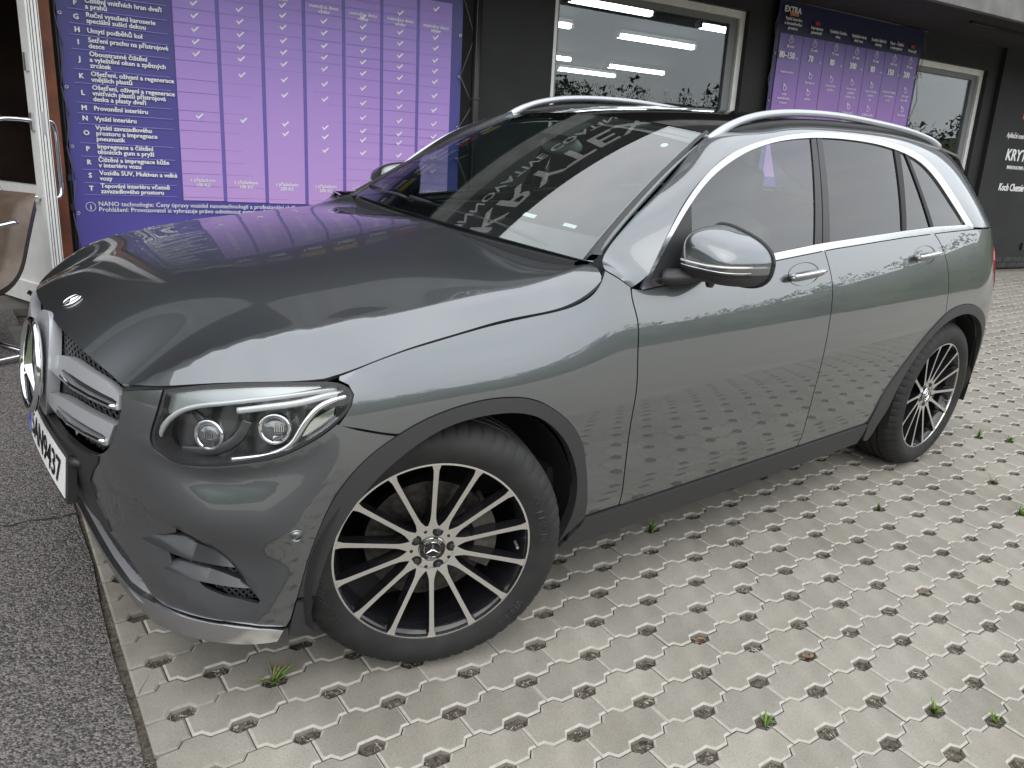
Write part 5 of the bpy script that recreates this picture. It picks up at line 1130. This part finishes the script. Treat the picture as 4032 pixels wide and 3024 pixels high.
rows = [('F', 'Čištění vnitřních hran dveří|a prahů', 2.172), ('G', 'Ruční vysušení karoserie|speciální sušící dekou', 2.088), ('H', 'Umytí podběhů kol', 2.012), ('I', 'Setření prachu na přístrojové|desce', 1.938), ('J', 'Oboustranné čištění|a vyleštění oken a zpětných|zrcátek', 1.837), ('K', 'Ošetření, oživení a regenerace|vnějších plastů', 1.734), ('L', 'Ošetření, oživení a regenerace|vnitřních plastů přístrojová|deska a plasty dveří', 1.632), ('M', 'Provonění interiéru', 1.539), ('N', 'Vysátí interiéru', 1.474), ('O', 'Vysátí zavazadlového|prostoru a impregnace|pneumatik', 1.382), ('P', 'Impregnace a čištění|těsnících gum a pryží', 1.281), ('R', 'Čištění a impregnace kůže|v interiéru vozu', 1.195), ('S', 'Vozidla SUV, Multivan a velké|vozy', 1.110), ('T', 'Tepování interiéru včetně|zavazadlového prostoru', 1.026), ('E', 'Mytí karoserie vysokým tlakem|a aktivní pěnou', 2.262), ('D', 'Čištění disků kol', 2.345), ('C', 'Odstranění hmyzu', 2.415), ('B', 'Předmytí vozu', 2.475)]
TD = BD - .0105
for (lt, tx, z) in rows:
    ftext(lt, -.428, z - .014, .043, 'white_print', ban, TD, .0022, 'CENTER', nm='row_letter')
    ls = tx.split('|'); n = len(ls)
    for i, l in enumerate(ls): ftext(l, -.372, z + (n - 1) * .0178 - i * .0356 - .012, .0405, 'white_print', ban, TD, .0016, nm='row_text')
lines = [2.223, 2.133, 2.048, 1.981, 1.896, 1.776, 1.691, 1.571, 1.505, 1.439, 1.318, 1.233, 1.148, 1.062, .985, 2.31, 2.385, 2.445]
for z in lines:
    m = MB(); fbox(m, -.47, .106, TD - .0005, TD, z - .0014, z + .0014); m.go('row_rule', 'line_print', ban)
    for k in range(7):
        m = MB(); fbox(m, UC[k] - .134, UC[k] + .134, TD + .0012, TD + .0016, z - .002 * k * .5 - .0011, z - .002 * k * .5 + .0009); m.go('row_rule', 'row_line', ban)
ck = MB(); P = [(-.026, .004), (-.019, .010), (-.009, -.002), (.020, .024), (.026, .017), (-.009, -.018)]; ck.add([(x, -.0004, y) for x, y in P] + [(x, .0, y) for x, y in P], [(0, 5, 2, 1), (2, 5, 4, 3), (0, 1, 7, 6), (1, 2, 8, 7), (2, 3, 9, 8), (3, 4, 10, 9), (4, 5, 11, 10), (5, 0, 6, 11)])
ck_me = ck.go('check_mark', 'white_print').data; bpy.data.objects.remove([o for o in bpy.data.objects if o.data == ck_me][0])
tz = {'E': 2.262, 'F': 2.182, 'G': 2.097, 'H': 2.017, 'I': 1.940, 'J': 1.835, 'K': 1.727, 'L': 1.615, 'M': 1.517, 'N': 1.450, 'O': 1.354, 'P': 1.26, 'D': 2.33, 'C': 2.40, 'G_': 0}
colt = ['CDEFGHI', 'CDEFGHIJ', 'DEFGHIJK', 'DEFGHIJKL', 'EFGHIJKLM', 'EFGHIJKLMNO', 'DEFGHIJKLMNO']
colz = [[2.335, 2.26, 2.182, 2.096, 2.018, 1.941, 1.535], [2.335, 2.26, 2.182, 2.099, 2.017, 1.94, 1.835, 1.53], [2.327, 2.26, 2.182, 2.094, 2.016, 1.937, 1.831, 1.726, 1.525, 1.457], [2.26, 2.181, 2.093, 2.014, 1.935, 1.829, 1.722, 1.520, 1.453, 1.356], [2.328, 2.259, 2.18, 2.091, 2.012, 1.932, 1.826, 1.719, 1.613, 1.515, 1.448, 1.352], [2.393, 2.257, 2.178, 2.089, 2.010, 1.930, 1.824, 1.716, 1.610, 1.512, 1.445, 1.349, 1.24], [2.46, 2.255, 2.176, 2.087, 2.008, 1.928, 1.822, 1.714, 1.608, 1.510, 1.443, 1.347, 1.24]]
for k in range(7):
    for z in colz[k]: share('check_mark', ck_me, ban, Matrix.Translation((UC[k], TD, z)))
    if k >= 2:
        zt = [0, 0, 2.39, 2.345, 2.335, 2.335, 2.325][k]
        ftext('metodou dvou', UC[k], zt, .036, 'white_print', ban, TD, .0008, 'CENTER', nm='column_text'); ftext('věder', UC[k], zt - .032, .036, 'white_print', ban, TD, .0008, 'CENTER', nm='column_text')
    ftext('s příplatkem', UC[k], 1.093 - .004 * k, .034, 'white_print', ban, TD, .0006, 'CENTER', nm='column_text'); ftext(['100 Kč', '100 Kč', '200 Kč', '200 Kč', '200 Kč', '200 Kč', '200 Kč'][k], UC[k], 1.060 - .004 * k, .034, 'white_print', ban, TD, .0006, 'CENTER', nm='column_text')
    ftext(['350', '640', '1600', '1800', '2100', '3100', '4000'][k], UC[k], 2.60, .085, 'white_print', ban, TD, .003, 'CENTER', nm='price_text')
    m = MB(); fbox(m, UC[k] - .115, UC[k] + .115, TD - .0006, TD, 2.70, 2.80); m.go('price_tag', ['grey_tag', 'grey_tag', 'yellow_tag', 'yellow_tag', 'grey_tag', 'red_tag', 'yellow_tag'][k], ban)
ftext('PROGRAMY', -.46, 2.66, .13, 'white_print', ban, TD, .004, nm='header_text'); ftext('Mytí a čištění vozu', -.46, 2.56, .055, 'white_print', ban, TD, .001, nm='header_text')
ftext('NANO technologie: Ceny úpravy vozidel nanotechnologií a profesionální služby na vyžádání', -.395, .912, .042, 'white_print', ban, TD, .0004, nm='footer_text'); ftext('Prohlášení: Provozovatel si vyhrazuje právo odmítnout extrémně znečištěné vozy', -.395, .874, .042, 'white_print', ban, TD, .0004, nm='footer_text')
m = MB(); m.lathe([(.028, -.0004), (.031, -.0004), (.031, .0), (.028, 0)], 32, 'y', (-.441, TD, .905)); m.go('info_icon', 'white_print', ban); ftext('i', -.441, .886, .05, 'white_print', ban, TD, .001, 'CENTER', nm='info_icon')
def eyelets(par, u, zs, d):
    for z in zs: MB().lathe([(.006, 0), (.008, -.003), (.012, -.001), (.012, .002)], 16, 'y', (u, d - .003, z)).go('eyelet', 'eyelet', par, True)
eyelets(ban, -.518, (.86, 1.29, 1.66, 2.1), BD); eyelets(ban, 2.283, (1.35, 1.60, 1.99, 2.3), BD)
# poles, pipe and lacing
post = empty('banner_post', FM, 'slim black post beside the right edge of the large banner', 'post')
m = MB(); m.tube([(2.42, -.09, .3), (2.42, -.09, 3.05)], .038, 14); m.go('post_tube', 'pipe_black', post, True); m = MB(); m.lathe([(.040, -.012), (.046, 0), (.040, .012)], 18, 'z', (2.42, -.09, 1.83)); m.go('post_clip', 'dark_plastic', post, True)
def lace(u0, u1, zs, d, parent):
    pts = []
    for i, z in enumerate(zs): pts.append((u0 if i % 2 == 0 else u1, d - .006, z))
    for a, b in zip(pts, pts[1:]): MB().tube([a, b], .0042, 6).go('cord', 'cord', parent, True)
lace(2.283, 2.40, [2.60, 2.3, 1.99, 1.78, 1.60, 1.40, 1.35, 1.1], BD - .02, ban); MB().tube([(2.395, BD - .07, 1.0), (2.392, BD - .075, 3.0)], .0035, 6).go('cord', 'cord', ban, True)
lace(-.518, -.548, [2.3, 2.1, 1.9, 1.66, 1.48, 1.29, 1.08, .86, .6], BD - .01, ban)
# second banner
b2 = empty('extra_banner', FM, 'smaller navy and purple banner headed EXTRA between the two windows', 'banner')
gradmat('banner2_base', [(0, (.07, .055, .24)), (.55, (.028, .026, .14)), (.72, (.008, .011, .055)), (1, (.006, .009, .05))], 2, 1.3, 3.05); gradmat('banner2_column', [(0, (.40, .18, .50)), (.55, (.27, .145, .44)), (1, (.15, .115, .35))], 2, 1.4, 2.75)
sheet('banner_sheet', 5.772, 8.105, 1.25, 3.045, 'banner2_base', b2, -.075, .010)
cols = [(5.832, 6.164), (6.17, 6.494), (6.50, 6.826), (6.832, 7.165), (7.171, 7.489), (7.495, 7.79), (7.796, 8.062)]
heads = ['Vysátí interiéru|a zavazadlového|prostoru', 'Impregnace|pneumatik', 'Vyleštění čelního|okna', 'Vyleštění všech|skel vozu', 'Sundání dálniční|známky', 'Plasty - Čištění|a impregnace', 'Motocykl']; mins = ['20 min', '15 min', '15 min', '20 min', '10 min', '120 min', '30 min']; pr = ['80–150', '70', '80', '300', '80', '350', '200']
sub = [['vysátí interiéru', '', '@', 'vysátí|zavazadlového|prostoru'], ['@', 'impregnace', '@', 'oživení'], ['@', 'oboustranné|vyleštění', '', ''], ['@', 'oboustranné|vyleštění|předního skla', '@', 'oboustranné|vyleštění|zadního skla'], ['@', 'sejmutí známky|z čelního|skla', '@', 'očištění lepidla|a vyleštění'], ['', 'Hloubkové čištění|a impregnace|plastů', '', ''], ['@', 'ruční mytí|motocyklu', '@', 'konzervace']]
D2 = -.092
ftext('EXTRA', 5.83, 2.945, .078, 'white_print', b2, D2, .003, nm='header_text')
for k, (a, b) in enumerate(cols):
    c = (a + b) / 2 - (.02 if k == 0 else .0); sheet('table_column', a, b, 1.35, 2.748, 'banner2_column', b2, -.0825, .010, 10, .001)
    hs_ = heads[k].split('|'); z0 = 2.885 - (.0 if k < 1 else .01)
    for i, l in enumerate(hs_): ftext(l, c, 2.79 + .042 * (len(hs_) - 1 - i), .042, 'white_print', b2, D2, .001, 'CENTER', sx=.92, nm='column_text')
    if k in (0, 1, 6): m = MB(); zz_ = 2.79 + .042 * len(hs_) ; fbox(m, c - (.062 if k == 0 else .035), c + (.062 if k == 0 else .035), D2 - .0008, D2, zz_, zz_ + .034); m.go('tag_label', 'orange_tag' if k == 0 else 'red_tag', b2)
    m = MB(); m.lathe([(.026, -.0005), (.031, -.0005), (.031, 0), (.026, 0)], 28, 'y', (c, D2, 2.694)); fbox(m, c - .009, c + .009, D2 - .0005, D2, 2.731, 2.738); fbox(m, c - .002, c + .002, D2 - .0005, D2, 2.694, 2.714); fbox(m, c, c + .012, D2 - .0005, D2, 2.692, 2.696); m.go('clock_icon', 'pale_print', b2)
    ftext(mins[k], c, 2.622, .040, 'pale_print', b2, D2, .001, 'CENTER', nm='column_text'); ftext(pr[k], c - .03, 2.52, .088, 'white_print', b2, D2, .003, 'CENTER', sx=.85, nm='price_text'); ftext('Kč', c + .10, 2.518, .03, 'pale_print', b2, D2, .0, nm='price_text')
    z = 2.38
    for s_ in sub[k]:
        if s_ == '@':
            m = MB(); m.lathe([(.020, -.0005), (.026, -.0005), (.026, 0), (.020, 0)], 16, 'y', (c, D2, z)); fbox(m, c - .026, c - .010, D2 - .0005, D2, z + .022, z + .040); m.go('service_icon', 'pale_print', b2); z -= .07
        elif s_:
            for l in s_.split('|'): ftext(l, c, z, .034, 'pale_print', b2, D2, .0003, 'CENTER', sx=.92, nm='column_text'); z -= .042
            z -= .05
        else: z -= .05
eyelets(b2, 5.79, (1.6, 2.1, 2.55), -.08); eyelets(b2, 8.09, (1.6, 2.1, 2.55), -.08)
MB().tube([(5.7, -.06, 3.05), (6.4, -.07, 3.052), (7.3, -.07, 3.05), (8.2, -.06, 3.04)], .006, 6).go('cord', 'cord', b2, True); lace(8.09, 8.16, [3.0, 2.8, 2.55, 2.3, 2.1, 1.9, 1.6], -.09, b2)
lace(5.79, 5.72, [3.0, 2.8, 2.55, 2.3, 2.1, 1.9, 1.6], -.09, b2)
# ------------------------------------------------------------------ open white door, wooden frame
fr = empty('door_frame', FM, 'reddish brown wooden door frame beside the large banner', 'door frame')
m = MB(); fbox(m, -.655, -.572, -.10, .32, .15, 3.05); m.go('jamb', 'wood', fr); m = MB(); fbox(m, -2.6, -.655, -.04, .25, 2.75, 3.05); m.go('head', 'wood', fr); m = MB(); fbox(m, -2.7, -2.6, -.04, .3, .15, 3.05); m.go('jamb', 'wood', fr)
m = MB(); fbox(m, -.55, -.541, -.05, -.01, .3, 3.0); m.go('cover_strip', 'pipe_black', fr)
m = MB(); fbox(m, -.560, -.536, -.055, -.01, 1.07, 1.11); m.go('hinge', 'dark_plastic', fr); m = MB(); fbox(m, -.560, -.536, -.055, -.01, .88, .92); m.go('hinge', 'dark_plastic', fr)
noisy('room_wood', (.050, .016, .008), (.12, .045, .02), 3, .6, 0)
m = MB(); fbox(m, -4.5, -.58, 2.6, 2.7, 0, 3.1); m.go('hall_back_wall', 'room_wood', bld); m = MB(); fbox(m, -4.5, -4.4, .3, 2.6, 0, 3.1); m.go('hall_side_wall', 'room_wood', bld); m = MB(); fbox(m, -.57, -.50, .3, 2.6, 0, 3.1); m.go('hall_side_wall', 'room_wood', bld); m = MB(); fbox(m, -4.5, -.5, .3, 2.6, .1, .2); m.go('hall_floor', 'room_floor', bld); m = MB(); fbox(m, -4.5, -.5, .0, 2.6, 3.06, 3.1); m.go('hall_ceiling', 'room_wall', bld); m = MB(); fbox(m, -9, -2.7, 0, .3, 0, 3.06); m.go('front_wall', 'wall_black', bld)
# door leaf: local x along the leaf away from the free edge, y = thickness, z up
E0 = T3 @ np.array([-.185, 3.055, 0]); E1 = T3 @ np.array([-.325, 3.62, 0]); dd = E1 - E0; dd[2] = 0; dd /= np.linalg.norm(dd); dn = np.array([-dd[1], dd[0], 0])
DM_ = Matrix([[dd[0], dn[0], 0, E0[0]], [dd[1], dn[1], 0, E0[1]], [0, 0, 1, 0], [0, 0, 0, 1]])
leaf = empty('open_door', DM_, 'open white plastic door with chrome bar handles at the left edge', 'door')
def lbox(x0, x1, y0, y1, z0, z1): return MB().hexa([(x0, y0, z0), (x1, y0, z0), (x1, y1, z0), (x0, y1, z0), (x0, y0, z1), (x1, y0, z1), (x1, y1, z1), (x0, y1, z1)])
Z0 = .30
lbox(.0, .10, -.035, .035, Z0, 2.75).go('stile', 'upvc', leaf); lbox(.86, .96, -.035, .035, Z0, 2.75).go('stile', 'upvc', leaf); lbox(.1005, .8595, -.0345, .0345, Z0, Z0 + .13).go('rail', 'upvc', leaf); lbox(.1005, .8595, -.0345, .0345, 2.64, 2.75).go('rail', 'upvc', leaf); lbox(.1005, .8595, -.0345, .0345, .95, 1.05).go('rail', 'upvc', leaf)
lbox(.101, .859, -.018, .018, Z0 + .13, .95).go('lower_panel', 'upvc', leaf); lbox(.101, .859, -.006, .006, 1.05, 2.64).go('pane', 'glass_window', leaf)
for (y0, y1) in ((-.030, -.026), (-.012, -.008), (.006, .010), (.020, .023)): lbox(-.0015, .0005, y0, y1, Z0, 2.75).go('edge_groove', 'gasket', leaf)
lbox(-.004, .0, -.010, .010, 1.35, 1.48).go('lock_plate', 'satin_silver', leaf)
for (zz_, l) in ((1.75, .10), (1.42, .10)): lbox(.03, .06, .035, .050, zz_ - l / 2, zz_ + l / 2).go('handle_plate', 'satin_silver', leaf)
for s, k in ((1, .20), (-1, .045)):
    MB().tube(crv([(.055, s * .035, 1.425), (.056, s * (.035 + k * .6), 1.43), (.06, s * (.035 + k), 1.41), (.065, s * (.04 + k * 1.15), 1.32), (.065, s * (.04 + k * 1.15), 1.10), (.06, s * (.035 + k), 1.00), (.056, s * (.035 + k * .6), .985), (.055, s * .035, .985)], n=40), .014, 10).go('bar_handle', 'chrome', leaf, True)
# ------------------------------------------------------------------ leather chair
noisy('leather', (.075, .052, .038), (.11, .078, .058), 14, .45, .15, bscale=60, bdist=.004)
CH = Matrix.Translation(tuple(T3 @ np.array([-.845, 2.50, 0]))) @ Matrix.Rotation(math.radians(20), 4, 'Z')
ch = empty('leather_chair', CH, 'brown leather armchair with chrome tube frame by the open door', 'chair')
def shell_pad(prof, y0, y1, th, nm):
    prof = crv(prof, n=26); tg = np.gradient(prof, axis=0); nr = np.stack([-tg[:, 1], tg[:, 0]], 1); nr /= np.linalg.norm(nr, axis=1, keepdims=True); ring = []
    ny = 12; V = []; F = []; n = len(prof)
    for side in (1, -1):
        for j in range(ny + 1):
            y = y0 + (y1 - y0) * j / ny; e = abs(2 * j / ny - 1); k = th * (1 - e ** 6) ** .5 if e < 1 else 0
            for i in range(n):
                f = min(1, min(i, n - 1 - i) / 2.0) ** .5; p = prof[i] + nr[i] * side * k * f; V.append((p[0], y, p[1]))
    B = (ny + 1) * n
    for s in range(2):
        for j in range(ny):
            for i in range(n - 1): q = (s * B + j * n + i, s * B + j * n + i + 1, s * B + (j + 1) * n + i + 1, s * B + (j + 1) * n + i); F.append(q if s else q[::-1])
    o = obj(nm, V, F, 'leather', ch, True); return o
shell_pad([(-.25, .40), (-.10, .37), (.08, .36), (.20, .38), (.28, .45), (.33, .58), (.38, .74), (.42, .86)], -.27, .27, .055, 'seat_shell')
for s in (-1, 1):
    MB().tube(crv([(.30, s * .29, .02), (-.22, s * .29, .02), (-.30, s * .29, .06), (-.29, s * .29, .30), (-.27, s * .29, .62), (-.20, s * .29, .68), (.10, s * .29, .69), (.30, s * .29, .72)], n=60), .014, 10).go('frame_tube', 'chrome', ch, True)
MB().tube([(.36, -.20, .34), (.55, -.36, .17), (.74, -.52, .012)], .014, 10).go('leg', 'chrome', ch, True); MB().tube([(.30, -.29, .02), (.30, .29, .02)], .0125, 10).go('frame_tube', 'chrome', ch, True); MB().tube([(-.02, -.29, .40), (-.02, .29, .40)], .0125, 10).go('frame_tube', 'chrome', ch, True)
# ------------------------------------------------------------------ weeds sprouting from the drainage holes
noisy('weed_green', (.09, .17, .03), (.20, .30, .06), 30, .6, 0); noisy('weed_dry', (.16, .13, .07), (.24, .20, .11), 30, .7, 0); noisy('weed_red', (.16, .06, .035), (.24, .11, .06), 30, .6, 0)
def weed(cx, cy, h, n, sp, label, dry=False, leaf='weed_green'):
    e = bpy.data.objects.new('weed', None); COL.objects.link(e); e.matrix_world = LOT @ Matrix.Translation((cx, cy, -.014)); tag(e, label, 'weed', 'weeds between the pavers'); r = random.Random(int(cx * 1000) + int(cy * 77))
    for i in range(n):
        a = r.uniform(0, 6.28); L_ = h * 1.15 * r.uniform(.55, 1.1); out_ = sp * 1.5 * r.uniform(.3, 1.); w_ = r.uniform(.0034, .0064) * (h / .05) ** .5; k = 6; V = []
        sx_, sy_ = r.uniform(-.008, .008), r.uniform(-.006, .006)
        for j in range(k + 1):
            t = j / k; wd = w_ * (math.sin(math.pi * min(1, t * .9 + .1)) ** .7 + .05) ; x, y, z = sx_ + math.cos(a) * out_ * t ** 1.5, sy_ + math.sin(a) * out_ * t ** 1.5, L_ * t * (1 - .22 * t)
            px_, py_ = -math.sin(a) * wd, math.cos(a) * wd; V += [(x - px_, y - py_, z), (x + px_, y + py_, z), (x, y, z + .0012)]
        F = []
        for j in range(k): b = j * 3; F += [(b, b + 3, b + 5, b + 2), (b + 2, b + 5, b + 4, b + 1), (b + 1, b + 4, b + 3, b)]
        obj('weed_leaf', V, F, ('weed_dry' if (dry and i % 3 == 0) else leaf), e, True)
def hole_near(px_, py_):
    best = None
    for c in holes:
        p, z_ = proj_px(np.array([[c[0], c[1], 0.]])); d = np.hypot(p[0][0] - px_, p[0][1] - py_)
        if best is None or d < best[0]: best = (d, c)
    return best[1]
for (px_, py_, h, n, sp, lab, dry) in ((277, 681, .052, 22, .045, 'bushy green weed with dry stalks in front of the front tyre', True), (648, 526, .050, 10, .022, 'small bright weed just below the front door sill', False), (881, 505, .045, 9, .02, 'lone bright green weed level with the rear tyre foot', False), (768, 720, .038, 9, .018, 'low green weed near the bottom edge right of centre', False), (940, 707, .036, 8, .02, 'weed sprouting at lower right, second from the right edge', False), (1000, 716, .034, 8, .018, 'weed sprouting at lower right nearest the picture edge', False), (981, 432, .06, 9, .025, 'tall weed behind the rear wheel', False), (1009, 437, .05, 8, .025, 'weed furthest right behind the rear wheel', False), (995, 482, .05, 8, .028, 'pale green weed right of the rear tyre', False), (1022, 512, .055, 8, .03, 'weed cut by the right picture edge', False)):
    c = hole_near(px_, py_); weed(c[0], c[1], h, n, sp, lab, dry)
def litter(px_, py_, lab):
    c = hole_near(px_, py_); e = bpy.data.objects.new('dead_leaf', None); COL.objects.link(e); e.matrix_world = LOT @ Matrix.Translation((c[0], c[1], -.010)); tag(e, lab, 'leaf', 'reddish leaves in the drainage holes'); r = random.Random(int(px_))
    for i in range(4):
        a = r.uniform(0, 6.28); l, w_ = r.uniform(.010, .018), r.uniform(.004, .007); cx_, cy_ = r.uniform(-.014, .014), r.uniform(-.008, .008); M = Matrix.Rotation(a, 3, 'Z') @ Matrix.Rotation(r.uniform(-.4, .4), 3, 'X')
        V = [tuple(M @ Vector(p) + Vector((cx_, cy_, .004))) for p in ((-l, 0, 0), (-l * .3, -w_, .002), (l * .5, -w_ * .8, .003), (l, 0, .001), (l * .5, w_ * .8, .003), (-l * .3, w_, .002), (0, 0, -.001))]; obj('leaf_blade', V, [(0, 1, 6), (1, 2, 6), (2, 3, 6), (3, 4, 6), (4, 5, 6), (5, 0, 6)], 'weed_red' if i % 2 else 'weed_dry', e)
for (px_, py_, lab) in ((806, 651, 'reddish and green dead leaves in a hole right of the front wheel'), (699, 637, 'orange dead leaf in a hole below the front door'), (918, 608, 'reddish leaf litter in a hole at far right middle')): litter(px_, py_, lab)
# ------------------------------------------------------------------ wooded hills behind the camera (seen in the glass and paint)
noisy('hill_green', (.030, .050, .018), (.075, .10, .035), .06, .95, .6, bscale=.5, bdist=1.5); noisy('foliage_far', (.035, .052, .026), (.075, .095, .045), .4, .9, 0)
hr = random.Random(12); 
def ridge(a): return 19.5 + 5.5 * math.sin(a * 2.1 + .6) + 3.2 * math.sin(a * 5.3 + 2) + 1.5 * math.sin(a * 11.7)
V = []; na = 90; rs = [70, 95, 125, 150, 190]
for i in range(na + 1):
    a = math.radians(-215 + 250 * i / na)
    for k, r in enumerate(rs): V.append((r * math.cos(a), r * math.sin(a), -6 + [0, .35, .85, 1, .5][k] * (ridge(a) + 5)))
hl_o = obj('hills', V, [(i * 5 + k, i * 5 + k + 1, (i + 1) * 5 + k + 1, (i + 1) * 5 + k)[::-1] for i in range(na) for k in range(4)], 'hill_green', None, True); tag(hl_o, None, None, None, 'structure')
fm_ = MB()
for i in range(1100):
    a = math.radians(hr.uniform(-210, 30)); q = hr.random(); r = 75 + 75 * q; z = -6 + np.interp(r, rs, [0, .35, .85, 1, .5]) * (ridge(a) + 5); s = hr.uniform(1.3, 2.7); c = (r * math.cos(a), r * math.sin(a), z + s * .7)
    for k in range(40):
        th, ph = hr.uniform(0, 6.28), math.acos(hr.uniform(-.5, 1)); rr_ = s * hr.uniform(.45, 1.0); p = np.array([c[0] + rr_ * math.sin(ph) * math.cos(th), c[1] + rr_ * math.sin(ph) * math.sin(th), c[2] + rr_ * math.cos(ph) * 1.15]); d = [np.array([hr.gauss(0, 1) for _ in range(3)]) * s * .11 for _ in range(3)]
        fm_.add([p + d[0], p + d[1], p + d[2], p - d[0] * .7], [(0, 1, 2), (0, 2, 3), (0, 3, 1)])
wd = fm_.go('wood', 'foliage_far'); tag(wd, 'dark far wood covering the hills behind the viewer', 'wood', None, 'stuff')
